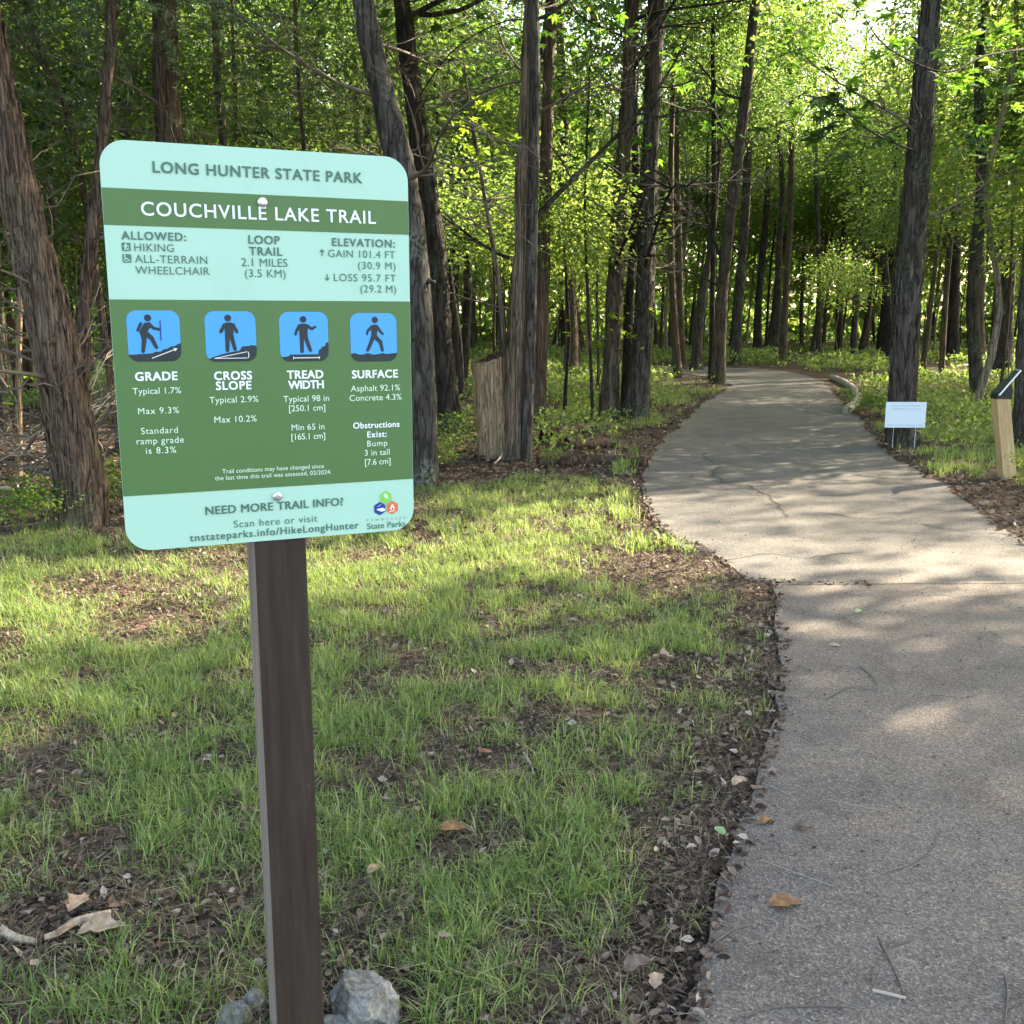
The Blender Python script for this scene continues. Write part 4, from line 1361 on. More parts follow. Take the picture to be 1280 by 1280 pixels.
def bevel_box(name, x0, y0, z0, x1, y1, z1, mat, parent=None, b=.003, loc=(0, 0, 0), rot=(0, 0, 0)):
    bm = bmesh.new()
    bmesh.ops.create_cube(bm, size=1)
    for v in bm.verts:
        v.co = Vector((x0 if v.co.x < 0 else x1, y0 if v.co.y < 0 else y1, z0 if v.co.z < 0 else z1))
    if b: bmesh.ops.bevel(bm, geom=bm.edges[:], offset=b, segments=2, affect='EDGES', profile=.6)
    me = bpy.data.meshes.new(name)
    bm.to_mesh(me); bm.free()
    me.materials.append(mat)
    return obj(name, me, parent, loc, rot)
ul = (S(325.5, 690)[0] + S(339.5, 1280)[0]) / 2
ur = (S(390.5, 690)[0] + S(399.5, 1280)[0]) / 2
pw = ur - ul
pc = o_ + su * ((ul + ur) / 2) - sn * (.0035 + pw / 2)
gzp = gz(pc.x, pc.y)
_fd = timber('weathered_post_side', (.13, .10, .085), (.20, .155, .135), (.27, .22, .19), .8)
ul0, vl0 = S(325.5, 690); ul1, vl1 = S(339.5, 1280)
lean = math.atan2(ul0 - ul1, vl0 - vl1)
post = bevel_box('post', -pw / 2, -pw / 2, -.35, pw / 2, pw / 2, o_.z + SH - .10 - gzp, M['post'], None, .004)
post.data.materials.append(_fd)
for p in post.data.polygons:
    if p.normal.x < -.9: p.material_index = 1
# as a part of the sign: express it in the sign's frame
bpy.context.view_layer.update()
Mw = Matrix.Translation((pc.x, pc.y, gzp)) @ Matrix.Rotation(math.atan2(su.y, su.x), 4, 'Z')
post.parent = sign
post.matrix_parent_inverse = Matrix.Identity(4)
post.matrix_basis = (Matrix.Translation(sign.location) @ sign.rotation_euler.to_matrix().to_4x4()).inverted() @ Mw

# ------------------------------------------------------------------ rocks round the post
def rock_mat():
    m, nt, b = new_mat('limestone')
    v = texco(nt)
    n1 = noise_n(nt, v, 14, 8, .7)
    n2 = noise_n(nt, v, 55, 6, .75)
    col = ramp(nt, n1, [(.28, (.09, .088, .08)), (.45, (.22, .215, .195)), (.6, (.38, .365, .33)), (.78, (.52, .50, .44))])
    col = mix(nt, .6, col, ramp(nt, n2, [(.35, (.45, .47, .48)), (.6, (1.3, 1.3, 1.28))]), 'MULTIPLY')
    nt.links.new(col, b.inputs['Base Color'])
    b.inputs['Roughness'].default_value = .9
    ad = nt.nodes.new('ShaderNodeMath'); ad.operation = 'ADD'
    nt.links.new(n1, ad.inputs[0]); nt.links.new(n2, ad.inputs[1])
    bump(nt, b, ad.outputs[0], .9, .02)
    return m
M['rock'] = rock_mat()
def rock(px_, py_, wpx, hk, seed, label, sx=1.0, group=None, dig=.35):
    b = G(px_, py_)
    r = wpx / 2 * px_m(b)
    bm = bmesh.new()
    bmesh.ops.create_icosphere(bm, subdivisions=5, radius=1)
    rnd = random.Random(seed)
    planes = [(Vector((rnd.gauss(0, 1), rnd.gauss(0, 1), rnd.gauss(.2, .8))).normalized(), rnd.uniform(.62, .9)) for _ in range(20)]
    for v in bm.verts:
        p = v.co.copy()
        for nrm, d in planes:
            e = p.dot(nrm) - d
            if e > 0: p -= nrm * e * .93
        q = p * 2.2 + Vector((seed, 0, 0))
        k = 1 + .12 * mnoise.noise(q) + .07 * mnoise.noise(q * 2.7) - .10 * abs(mnoise.noise(q * 4.5)) - .05 * abs(mnoise.noise(q * 10)) + .02 * mnoise.noise(q * 23)
        p *= k
        v.co = Vector((p.x * r * sx, p.y * r * .85, p.z * r * hk))
    me = bpy.data.meshes.new('rock')
    bm.to_mesh(me); bm.free()
    for p in me.polygons: p.use_smooth = True
    me.materials.append(M['rock'])
    o = obj('rock', me, None, (b.x, b.y, -.03 + r * hk * (1 - dig)), (0, 0, rnd.uniform(0, 6)))
    tag(o, label, 'rock', group)
rock(455, 1262, 116, .70, 3, 'largest jagged limestone rock right of the post foot', 1.0)
rock(424, 1288, 74, .62, 8, 'smaller pale rock wedged between the post foot and the large rock')
rock(294, 1270, 70, .60, 14, 'low grey rock left of the post foot')
rock(318, 1252, 44, .9, 23, 'small whitish stone touching the left side of the post')

# ------------------------------------------------------------------ yard sign in front of the shagbark
ys = G(1129, 560)
k = px_m(ys)
yard = tag(empty('yard_sign', (ys.x, ys.y, 0)), 'small white corrugated sign on wire legs in front of the shagbark tree', 'sign')
yard.rotation_euler = (0, 0, math.radians(-2))
M['coro'] = flat('white_corrugated_plastic', (.66, .76, .86), .45)
M['wire'] = flat('galvanised_wire', (.45, .46, .47), .4, .7)
M['faint'] = flat('faded_grey_print', (.36, .44, .56), .6)
zt = P(1129, 502.5, ys.y).z; zb = P(1129, 534.5, ys.y).z; hw = 24.8 * k
bevel_box('panel', -hw, -.004, zb, hw, .004, zt, M['coro'], yard, .001)
def wire_part(name, a, b, r=.004):
    V, Fc = tube([Vector(a), Vector(b)], [r, r], 8)
    return obj(name, mesh_py(name, V, Fc, M['wire'], True), yard)
for sx_ in (-1, 1):
    wire_part('leg', (sx_ * 13.6 * k, .001, -.08), (sx_ * 13.6 * k, .0012, zb + .03))
wire_part('crossbar', (-13.6 * k, 0.0, P(1129, 555, ys.y).z), (13.6 * k, 0.0, P(1129, 555, ys.y).z))
def yard_text(s, w, z, c):
    o = text_box(s, -w / 2, 0, w / 2, 0, c, 'faint', yard, 0)
    o.rotation_euler = (math.pi / 2, 0, 0)
    o.location = (0, -.0052, z)
yard_text('Please Scan to Report', 34 * k, zt - 5.6 * k, 2.6 * k)
yard_text('Trail Maintenance Concerns', 36 * k, zt - 9.6 * k, 2.4 * k)
yard_text('Thank You For Helping Us Out', 44 * k, zb + 2.0 * k, 2.4 * k)

# ------------------------------------------------------------------ reading post on the right
bp = G(1259, 596)
k = px_m(bp)
rp = tag(empty('reading_post', (bp.x, bp.y, 0)), 'raw pine post with tilted dark panel at the right edge of the trail', 'post')
topc = P(1250.5, 497, bp.y)
ht = topc.z
ax = math.atan2(topc.x - bp.x, ht)
w = 16.5 * k / 2
body = bevel_box('timber_post', -w, -w, -.2, w, w, ht / math.cos(ax), M['pine'], rp, .004, (0, 0, 0), (0, ax, .0))
M['black_metal'] = flat('black_powder_coat', (.012, .012, .014), .45)
M['panel_face'] = flat('dark_printed_panel', (.035, .085, .06), .2)
M['panel_rim'] = flat('brushed_rim', (.50, .52, .54), .35, .6)
def pp(x, y, dy=0): 
    q = P(x, y, bp.y + dy) - Vector((bp.x, bp.y, 0)); return q
# wedge bracket
wd = w + .004
A = [pp(1241.5, 498), pp(1261, 498.5), pp(1262, 488), pp(1259, 474), pp(1243, 491)]
V = [Vector((q.x, -wd, q.z)) for q in A] + [Vector((q.x, wd, q.z)) for q in A]
Fc = [(0, 1, 2, 3, 4), (9, 8, 7, 6, 5)] + [(i, i + 5, (i + 1) % 5 + 5, (i + 1) % 5) for i in range(5)]
br = obj('bracket', mesh_py('bracket', V, Fc, M['black_metal']), rp)
V, Fc = tube([Vector((pp(1253, 491.5).x, -wd - .006, pp(1253, 491.5).z)), Vector((pp(1253, 491.5).x, -wd + .002, pp(1253, 491.5).z))], [.009, .009], 12)
obj('bolt', mesh_py('bolt', V, Fc, M['screw'], True), br)
# tilted panel plate
n0 = pp(1242.5, 493.5); n1 = pp(1269.5, 462.5)
e1 = n1 - n0; L1 = e1.length; e1.normalize()
e2 = Vector((.27, .96, 0)).normalized()
nn = e1.cross(e2).normalized()
if nn.z < 0: nn = -nn
o0 = n0 + Vector((0, -.13, 0))
def plate(name, a0, a1, b0, b1, h0, h1, mat, parent):
    V = []
    for h in (h0, h1):
        for (a, b) in ((a0, b0), (a1, b0), (a1, b1), (a0, b1)):
            V.append(o0 + e1 * a + e2 * b + nn * h)
    Fc = [(3, 2, 1, 0), (4, 5, 6, 7)] + [(i, (i + 1) % 4, (i + 1) % 4 + 4, i + 4) for i in range(4)]
    return obj(name, mesh_py(name, V, Fc, mat), parent)
pl = plate('panel_rim', 0, L1, 0, .30, 0, .014, M['panel_rim'], rp)
plate('panel_face', .018, L1 - .018, .018, .282, .008, .0155, M['panel_face'], pl)

def dead_mat(name, c0, c1):
    m, nt, b = new_mat(name)
    n1 = noise_n(nt, texco(nt), 40, 4)
    nt.links.new(ramp(nt, n1, [(.35, c0), (.65, c1)]), b.inputs['Base Color'])
    b.inputs['Roughness'].default_value = .75
    return m
M['drift'] = dead_mat('pale_split_wood', (.17, .11, .07), (.48, .37, .26))
# ------------------------------------------------------------------ logs, sticks, fallen pieces
def ground_stick(name, label, cat, pix, r0, r1, mat, lift=0.0, seg=8, furrow=.0, group=None, zc=None, wob=.05, step=None):
    K = []
    n = len(pix)
    for i, q in enumerate(pix):
        p = G(*q[:2])
        onp = corridor(p.x, p.y) < 0
        base = (.014 if inside(pad_poly, np.array([p.x]), np.array([p.y]))[0] else 0.0) if onp else gz(p.x, p.y)
        r = r0 + (r1 - r0) * i / (n - 1)
        p.z = base + r * .8 + lift + (q[2] if len(q) > 2 else 0)
        K.append((p, r))
    root = K[0][0].copy(); root.z = 0
    pts, rad = smooth_path([(p - root, r) for p, r in K], step or max(.02, r0 * 1.2))
    V, Fc = tube(pts, rad, seg, wob, 6, furrow, random.uniform(0, 9))
    o = obj(name, mesh_py(name, V, Fc, M[mat], True), None, root)
    V0 = pts[0]
    tag(o, label, cat, group)
    return o
ground_stick('fallen_log', 'curved pale fallen log lying at the right edge of the trail', 'log', [(1040, 474), (1053, 479), (1065, 487), (1071, 497), (1070, 506), (1058, 517)], .088, .078, 'pale_log', seg=18, furrow=.08, step=.1)
ground_stick('rotting_log', 'dark rotting log lying along the back of the lawn right of the split trunk', 'log', [(672, 582), (720, 581), (770, 580), (806, 584)], .085, .06, 'rot_wood', seg=14, furrow=.15)
ground_stick('rotting_log', 'reddish rotten log chunk on the litter behind the split trunk', 'log', [(682, 553), (705, 548), (729, 541)], .11, .08, 'rot_wood', seg=14, furrow=.2)
ground_stick('rotting_log', 'short rotten log piece ending beside the three stem clump', 'log', [(708, 562), (735, 560), (768, 556)], .09, .06, 'rot_wood', seg=12, furrow=.2)
ground_stick('dead_branch', 'pale stick poking up from the litter right of the split trunk', 'stick', [(688, 563), (701, 545, .0)], .018, .014, 'twig_pale')
ground_stick('dead_branch', 'long thin pale branch lying under the clump of three stems', 'stick', [(700, 538), (735, 533), (762, 531)], .018, .01, 'twig_pale')
ground_stick('dead_branch', 'small forked twig leaning on the foot of the cut snag', 'stick', [(617, 582), (629, 568, .05), (628, 520, .02)], .012, .006, 'twig_pale', lift=.02)
ground_stick('dead_branch', 'fallen branch lying in the weeds beyond the far bend', 'stick', [(1078, 452), (1098, 452), (1115, 451)], .06, .05, 'bark_dark')
ground_stick('dead_branch', 'pale branch across the far weeds at the right', 'stick', [(1195, 463), (1225, 459), (1262, 458)], .03, .025, 'twig_pale', lift=.08)
# on the lawn and the asphalt
ground_stick('bark_piece', 'pale curved broken wood piece on the litter at the lower left', 'stick', [(56, 1178), (72, 1173), (92, 1160), (114, 1155), (139, 1151)], .007, .015, 'drift', seg=12, wob=.4, furrow=.6, lift=.02, step=.008)
ground_stick('bark_piece', 'flat pale splinter at the left end of the broken wood piece', 'stick', [(2, 1168), (22, 1176), (45, 1179)], .011, .005, 'drift', seg=10, wob=.4, furrow=.6, lift=.012, step=.008)
ground_stick('bark_piece', 'darker curved strip lying on the pale piece of wood at the lower left', 'stick', [(60, 1163), (84, 1154), (104, 1147), (126, 1143)], .007, .006, 'bark_dark', seg=8, furrow=.2, lift=.032)
ground_stick('twig', 'dark curved twig crossing from the litter onto the asphalt edge', 'twig', [(846, 1180), (870, 1188), (895, 1184), (915, 1170), (936, 1163)], .0045, .003, 'twig')
ground_stick('twig', 'short pale stick at the bottom of the asphalt', 'twig', [(1090, 1246), (1112, 1251), (1132, 1256)], .0045, .004, 'twig_pale')
ground_stick('twig', 'thin brown twig running down to the short pale stick', 'twig', [(1097, 1178), (1113, 1210), (1126, 1240), (1131, 1262)], .003, .002, 'twig')
ground_stick('twig', 'thin arched twig on the asphalt, curving left of the short pale stick', 'twig', [(1138, 1183), (1108, 1193), (1092, 1215), (1090, 1240)], .002, .0015, 'twig')
ground_stick('twig', 'long dark twig along the bottom edge of the asphalt', 'twig', [(930, 1279), (960, 1268), (1010, 1265), (1058, 1266)], .003, .002, 'twig')
ground_stick('twig', 'straight dark twig at the lower right corner', 'twig', [(1256, 1228), (1259, 1250), (1255, 1290)], .003, .002, 'twig')
ground_stick('twig', 'fine dark twig bent like a hook right of the middle of the asphalt', 'twig', [(1108, 1096), (1140, 1086), (1165, 1066), (1176, 1042)], .002, .0015, 'twig')
ground_stick('twig', 'long straight straw slanting across the asphalt left of centre', 'twig', [(950, 1080), (990, 1095), (1042, 1114)], .0013, .001, 'twig_pale')
ground_stick('twig', 'pale straw lying nearly level across the middle of the asphalt', 'twig', [(1034, 1004), (1070, 1012), (1106, 1019)], .0013, .001, 'twig_pale')
ground_stick('twig', 'short straw close to the pad edge above the two brown leaves', 'twig', [(948, 982), (968, 990), (988, 999)], .0016, .0012, 'twig_pale')
ground_stick('twig', 'dark twig on the upper half of the asphalt by the sunny band', 'twig', [(1075, 838), (1088, 848), (1096, 860)], .003, .002, 'twig')
ground_stick('twig', 'forked looking pale twig on bare soil in the middle of the lawn', 'twig', [(646, 934), (656, 948), (664, 960), (667, 971)], .005, .003, 'twig_pale', lift=.01)
ground_stick('twig', 'dark twig in the grass at the left edge of the lawn', 'twig', [(15, 1008), (38, 1010), (49, 1018), (48, 1036)], .005, .004, 'twig', lift=.01)
ground_stick('twig', 'thin twig lying in the grass right of the post', 'twig', [(530, 905), (552, 896), (580, 884)], .0035, .002, 'twig', lift=.03)

# broad individual dead leaves
def leaf_outline(L, W, lobes=0):
    pts = []
    n = 9
    for i in range(n + 1):
        t = i / n
        w = math.sin(math.pi * t ** .8) ** .8 * W / 2
        if lobes: w *= 1 + .35 * math.cos(t * math.pi * 2 * lobes)
        pts.append((t * L, w))
    return pts
def big_leaf_mesh(name, L, W, mat, curl=.25, lobes=0, seed=0):
    out = leaf_outline(L, W, lobes)
    V = []; Fc = []
    rnd = random.Random(seed)
    for i, (x, w) in enumerate(out):
        t = i / (len(out) - 1)
        zc = curl * L * (.35 * math.sin(math.pi * t)) 
        cu = curl * w * .9 * (1 + .4 * rnd.uniform(-1, 1)); w *= 1 + .18 * rnd.uniform(-1, 1)
        V += [(x, -w, cu + zc * .5), (x, -w * .5, cu * .35 + zc * .35), (x, 0, zc * .3), (x, w * .5, cu * .4 + zc * .35), (x, w, cu * 1.2 + zc * .5)]
        if i:
            for k in range(4):
                a = (i - 1) * 5 + k
                Fc.append((a, a + 1, a + 6, a + 5))
    return mesh_py(name, V, Fc, mat, True)
M['dl_brown'] = dead_mat('brown_dead_leaf', (.12, .045, .018), (.30, .15, .06))
M['dl_pale'] = dead_mat('pale_dead_leaf', (.22, .145, .09), (.42, .30, .20))
M['dl_dark'] = dead_mat('dark_dead_leaf', (.08, .05, .035), (.19, .13, .095))
M['dl_green'] = dead_mat('fresh_fallen_leaf', (.12, .20, .08), (.24, .34, .16))
def fallen(px_, py_, size, mat, label, rz, curl=.3, lobes=0, lift=.004):
    p = G(px_, py_)
    k = px_m(p)
    base = .014 if inside(pad_poly, np.array([p.x]), np.array([p.y]))[0] else (0 if corridor(p.x, p.y) < 0 else gz(p.x, p.y) + .012)
    L = size * k
    o = obj('fallen_leaf', big_leaf_mesh('fallen_leaf', L, L * .6, M[mat], curl, lobes, px_), None, (p.x, p.y, base + lift), (random.uniform(-.15, .15), random.uniform(-.15, .05), rz))
    tag(o, label, 'leaf')
fallen(960, 1140, 44, 'dl_brown', 'two toned brown leaf lying alone low on the asphalt', .1, .35)
fallen(948, 1036, 26, 'dl_brown', 'left one of two curled brown leaves near the asphalt edge', .4, .5)
fallen(992, 1040, 24, 'dl_dark', 'right one of two curled brown leaves near the asphalt edge', -.3, .6)
fallen(813, 836, 30, 'dl_pale', 'large pale crumpled leaf in the grass left of the asphalt', -.3, .6, 2, .05)
fallen(1036, 811, 15, 'dl_pale', 'tiny tan leaf high on the asphalt near the joint', 0, .3)
fallen(1070, 770, 14, 'dl_green', 'tiny green leaf on the asphalt just below the joint', .8, .3)
fallen(915, 990, 26, 'dl_pale', 'tan curled leaf in the litter against the asphalt edge', .5, .5, 0, .02)
fallen(905, 1052, 22, 'dl_green', 'pale green leaf in the litter beside the asphalt edge', 1.9, .2, 0, .02)
fallen(780, 1228, 40, 'dl_dark', 'broad grey brown leaf in the grass at the bottom', .4, .5, 0, .03)
fallen(818, 1248, 30, 'dl_pale', 'pale curled leaf at the bottom near the asphalt', 1.2, .6, 0, .03)
fallen(96, 1172, 60, 'dl_pale', 'pale crumpled leaf under the wood piece at the lower left', .2, .4, 2, .01)
fallen(86, 1146, 40, 'dl_pale', 'pale leaf behind the wood piece at the lower left', 1.3, .5, 2, .015)
fallen(598, 950, 20, 'dl_brown', 'small orange brown leaf on bare soil in the middle of the lawn', .2, .4, 0, .01)
fallen(550, 1050, 34, 'dl_brown', 'long reddish brown leaf in the grass right of the post', .15, .3, 0, .03)
fallen(1165, 577, 10, 'dl_pale', 'yellowish pale leaf on the ground right of the yard sign', .5, .6, 0, .02)
fallen(460, 1102, 24, 'dl_pale', 'bright tan leaf low in the grass right of the post', .9, .5, 0, .03)
fallen(545, 1186, 22, 'dl_pale', 'bright tan leaf beside the large rock', .2, .6, 0, .03)

# ------------------------------------------------------------------ brush heap and seedlings at the left
for i in range(32):
    x = random.uniform(-60, 150); y = random.uniform(560, 640)
    p = G(x, y)
    s = random.uniform(.5, 1.2)
    o = obj('dead_branch', random.choice(BR_PALE + BR_DEAD), None, (p.x, p.y, random.uniform(0, .5)), (random.uniform(-.6, .6), random.uniform(-.9, .2), random.uniform(0, 6.3)), (s, s, s))
    tag(o, 'thin dead branch in the brush heap under the left cedars', 'branch', 'dead branches in the left brush')
for (x, y, s, l) in ((566, 566, .55, 'small leafy seedling between the lichened oak and the cut snag'),
                     (548, 585, .4, 'low leafy seedling at the foot of the lichened oak'),
                     (128, 640, .5, 'feathery green weed clump at the foot of the leaning cedar'),
                     (40, 668, .45, 'bushy weed clump at the left edge of the lawn'),
                     (1292, 612, .35, 'bright leafy weed cut by the right edge near the foot of the pine post'),
                     (690, 588, .22, 'low sunlit leafy weed in front of the split trunk'),
                     (1085, 520, .5, 'leafy weed between the fallen log and the shagbark tree')):
    p = G(x, y)
    t = tag(empty('seedling', (p.x, p.y, gz(p.x, p.y))), l, 'plant')
    lv = obj('leaves', random.choice(CR_BUSH), t, (0, 0, .12 + .35 * s), (0, 0, random.uniform(0, 6)), (s, s, s * .9))
    lv['kind'] = 'stuff'
    for _ in range(5):
        sv = []; sf = []
        stick(sv, sf, Vector((random.uniform(-.03, .03), random.uniform(-.03, .03), -.03)), Vector((random.uniform(-.3, .3) * s, random.uniform(-.3, .3) * s, .5 * s)), .006 * s + .001, .002, 5)
        obj('stem', mesh_py('stem', sv, sf, M['weed'], True), t)

# ------------------------------------------------------------------ near leaf sprays, leaf by leaf
def leaflet_mesh(seed, mat):
    """a compound leaf: five leaflets round one stalk"""
    rnd = random.Random(seed)
    V = []; Fc = []
    for a, L in ((0, 1.0), (.75, .85), (-.75, .85), (1.6, .6), (-1.6, .6)):
        base = len(V)
        out = leaf_outline(L, L * .34)
        ca, sa = math.cos(a), math.sin(a)
        dr = rnd.uniform(-.25, .05)
        for i, (x, w) in enumerate(out):
            for ww in (-w, 0, w):
                X, Y = x * ca - ww * sa, x * sa + ww * ca
                V.append((X, Y, dr * x * x + abs(ww) * .35))
            if i:
                b = base + (i - 1) * 3
                Fc += [(b, b + 1, b + 4, b + 3), (b + 1, b + 2, b + 5, b + 4)]
    return mesh_py('leaf', V, Fc, mat)
M['near_bright'] = leaf_mat('near_bright_leaf', [(0, (.07, .14, .02)), (1, (.10, .17, .025))], [(0, (.42, .66, .05)), (1, (.50, .70, .06))], .6)
M['near_green'] = leaf_mat('near_green_leaf', [(0, (.045, .11, .022)), (1, (.07, .14, .03))], [(0, (.16, .38, .04)), (1, (.25, .48, .05))], .45)
LB = [leaflet_mesh(i, M['near_bright']) for i in range(3)]
LG = [leaflet_mesh(10 + i, M['near_green']) for i in range(3)]
M['near_dark'] = leaf_mat('near_leaf_painted_shade', [(0, (.025, .055, .02)), (1, (.045, .085, .03))], [(0, (.05, .14, .02)), (1, (.10, .22, .03))], .3)  # darker copy of the near leaf, silhouette shade painted into the colour
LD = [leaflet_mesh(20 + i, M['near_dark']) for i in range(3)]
def spray(tree, root, stem_pix, Y, leaves, meshes, size, r=.012, name='branch'):
    """one branch drawn through photo points at distance Y, and its leaves as pieces"""
    keys = [(P(x, y, Y + dy) - root, r * (1 - .7 * i / len(stem_pix))) for i, (x, y, dy) in enumerate(stem_pix)]
    pts, rad = smooth_path(keys, .08)
    V, Fc = tube(pts, rad, 6)
    b = obj(name, mesh_py(name, V, Fc, M['bark_dark'], True), tree)
    for (cx, cyp, n, sx_, sy_) in leaves:
        for _ in range(int(n * 1.8)):
            q = P(random.gauss(cx, sx_), random.gauss(cyp, sy_), Y + random.uniform(-.35, .35)) - root
            s = size * .72 * random.uniform(.6, 1.3)
            obj('leaf', random.choice(meshes), b, q, (random.uniform(-.7, .7), random.uniform(-.5, .8), random.uniform(0, 6.3)), (s, s, s))
t, pts, root = TR['stub']
spray(t, root, [(596, 190, 0), (590, 160, 0), (600, 132, .1)], root.y, [(584, 185, 9, 13, 8), (582, 158, 8, 9, 9), (603, 128, 6, 10, 4), (636, 172, 5, 9, 5)], LB, .15)
t, pts, root = TR['clump_right']
spray(t, root, [(812, 140, 0), (835, 110, -.3), (850, 92, -.4)], root.y, [(835, 80, 12, 18, 16), (855, 98, 6, 10, 8), (800, 205, 10, 22, 16)], LG, .22)
spray(t, root, [(800, 420, 0), (785, 392, -.3), (812, 384, -.4)], root.y, [(790, 392, 10, 20, 8), (812, 386, 6, 10, 8), (775, 420, 7, 20, 8), (745, 405, 8, 20, 14)], LB, .13)
t, pts, root = TR['right_edge']
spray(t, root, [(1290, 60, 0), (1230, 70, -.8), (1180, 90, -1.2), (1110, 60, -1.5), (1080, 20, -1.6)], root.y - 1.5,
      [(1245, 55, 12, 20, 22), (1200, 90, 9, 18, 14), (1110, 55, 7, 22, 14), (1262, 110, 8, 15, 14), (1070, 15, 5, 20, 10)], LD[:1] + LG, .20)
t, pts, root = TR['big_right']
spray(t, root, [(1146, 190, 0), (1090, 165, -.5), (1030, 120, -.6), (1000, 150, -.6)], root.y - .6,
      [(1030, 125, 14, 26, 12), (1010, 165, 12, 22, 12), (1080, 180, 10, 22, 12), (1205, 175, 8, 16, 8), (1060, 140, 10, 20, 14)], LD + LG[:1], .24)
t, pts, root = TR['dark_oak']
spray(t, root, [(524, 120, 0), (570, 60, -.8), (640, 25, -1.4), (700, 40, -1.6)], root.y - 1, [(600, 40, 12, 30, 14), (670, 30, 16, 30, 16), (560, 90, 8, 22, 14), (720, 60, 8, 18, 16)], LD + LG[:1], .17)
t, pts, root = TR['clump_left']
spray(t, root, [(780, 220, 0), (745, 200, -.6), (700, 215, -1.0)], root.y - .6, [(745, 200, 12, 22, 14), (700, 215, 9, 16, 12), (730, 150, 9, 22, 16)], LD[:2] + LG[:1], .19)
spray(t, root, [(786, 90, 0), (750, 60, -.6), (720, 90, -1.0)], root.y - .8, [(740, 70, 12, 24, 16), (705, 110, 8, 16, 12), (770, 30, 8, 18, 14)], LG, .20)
t, pts, root = TR['bend_big']
spray(t, root, [(930, 120, 0), (960, 80, -1.5), (1000, 60, -2.5)], root.y - 4, [(950, 70, 12, 26, 22), (1000, 50, 9, 22, 16), (905, 140, 8, 18, 20)], LG, .30)
ls = G(-30, 600)
lt = tag(empty('young_tree', ls), 'slim sapling at the far left edge with a few big green leaves', 'sapling')
V, Fc = tube([Vector((0, 0, -.1)), Vector((.05, 0, 1.2)), Vector((.02, 0, 2.4))], [.02, .015, .008], 8)
obj('trunk', mesh_py('trunk', V, Fc, M['bark_brown'], True), lt)
spray(lt, ls, [(-28, 420, 0), (10, 415, -.1), (40, 425, -.2)], ls.y, [(32, 388, 4, 10, 3), (47, 418, 3, 5, 6), (8, 490, 4, 10, 20), (8, 420, 4, 10, 10)], LG, .15)

# ------------------------------------------------------------------ grass
def blades(cx, cy_, cz, per, L0, L1, spread, lean_, wid, mat, name, kinds=2):
    n = len(cx)
    X = np.repeat(cx, per); Y = np.repeat(cy_, per); Z = np.repeat(cz, per)
    hs = np.repeat(rng.uniform(.65, 1.25, n), per)
    m = len(X)
    a = rng.uniform(0, 2 * np.pi, m)
    rr = spread * np.sqrt(rng.random(m))
    bx = X + rr * np.cos(a); by = Y + rr * np.sin(a)
    a2 = a + rng.normal(0, .7, m)
    L = rng.uniform(L0, L1, m) * hs
    k = lean_ * rng.uniform(.2, 1.3, m)
    dx, dy = np.cos(a2), np.sin(a2)
    px_, py_ = -dy, dx
    w = wid * rng.uniform(.6, 1.3, m)
    V = np.zeros((m, 5, 3))
    t1, t2 = .45, 1.0
    for i, (t, wf) in enumerate(((0, .8), (.5, .9))):
        h = L * t * (1 - .25 * k * t)
        o = L * k * t * t
        V[:, 2 * i, 0] = bx + dx * o + px_ * w * wf / 2; V[:, 2 * i, 1] = by + dy * o + py_ * w * wf / 2; V[:, 2 * i, 2] = Z + h
        V[:, 2 * i + 1, 0] = bx + dx * o - px_ * w * wf / 2; V[:, 2 * i + 1, 1] = by + dy * o - py_ * w * wf / 2; V[:, 2 * i + 1, 2] = Z + h
    h = L * (1 - .45 * k); o = L * k
    V[:, 4, 0] = bx + dx * o; V[:, 4, 1] = by + dy * o; V[:, 4, 2] = Z + h
    FF = np.array([(0, 1, 3), (0, 3, 2), (2, 3, 4)])[None] + (np.arange(m) * 5)[:, None, None]
    o = obj(name, mesh_np(name, V.reshape(-1, 3), FF.reshape(-1, 3), M[mat]))
    tag(o, kind='stuff')
    return o

trees_xy = np.array([(t[2].x, t[2].y) for t in TR.values()])
def lawn_mask(x, y):
    """how grassy the ground is, 0..1"""
    d = off_path(x, y)
    far_edge = np.interp(x, [-8, -4.5, -2.0, -.8, .2, 1.2, 1.4], [6.6, 7.2, 8.4, 9.6, 10.6, 11.0, 11.2])
    on = (d > .03) & (y < far_edge + (fbm(x * 1.7, y * 1.7, 8) - .5) * 1.6) & (x < 3)
    patch = fbm(x * 1.15 + 3, y * 1.15, 2, 4)
    fine_ = fbm(x * 4.5, y * 4.5, 12, 2)
    near_ = np.clip((5.4 - y) / 2.8, 0, 1)
    p = np.clip((patch - .30 - .07 * near_) * 5.0, 0.15, 1) * np.clip((fine_ - .26 - .08 * near_) * 4.2, 0.09, 1)
    edge = np.clip((d - .10) / .42, 0.05, 1) ** 1.2
    bare = np.exp(-(((x - 1.0) / .55) ** 2 + ((y - 6.5) / .9) ** 2))
    for (qx, qy, qr) in ((78, 1163, .17), (455, 1262, .13), (300, 1280, .10), (424, 1285, .10)):
        c_ = G(qx, qy)
        bare = bare + 1.2 * np.exp(-((x - c_.x) ** 2 + ((y - c_.y) * 1.2) ** 2) / qr ** 2)
    bare = bare + .8 * np.exp(-(((x - .15) / .35) ** 2 + ((y - 3.9) / .3) ** 2)) + .7 * np.exp(-(((x + .45) / .35) ** 2 + ((y - 2.5) / .35) ** 2))
    return on * p * edge * np.clip(1 - 1.3 * bare, 0.02, 1)

n = 54000
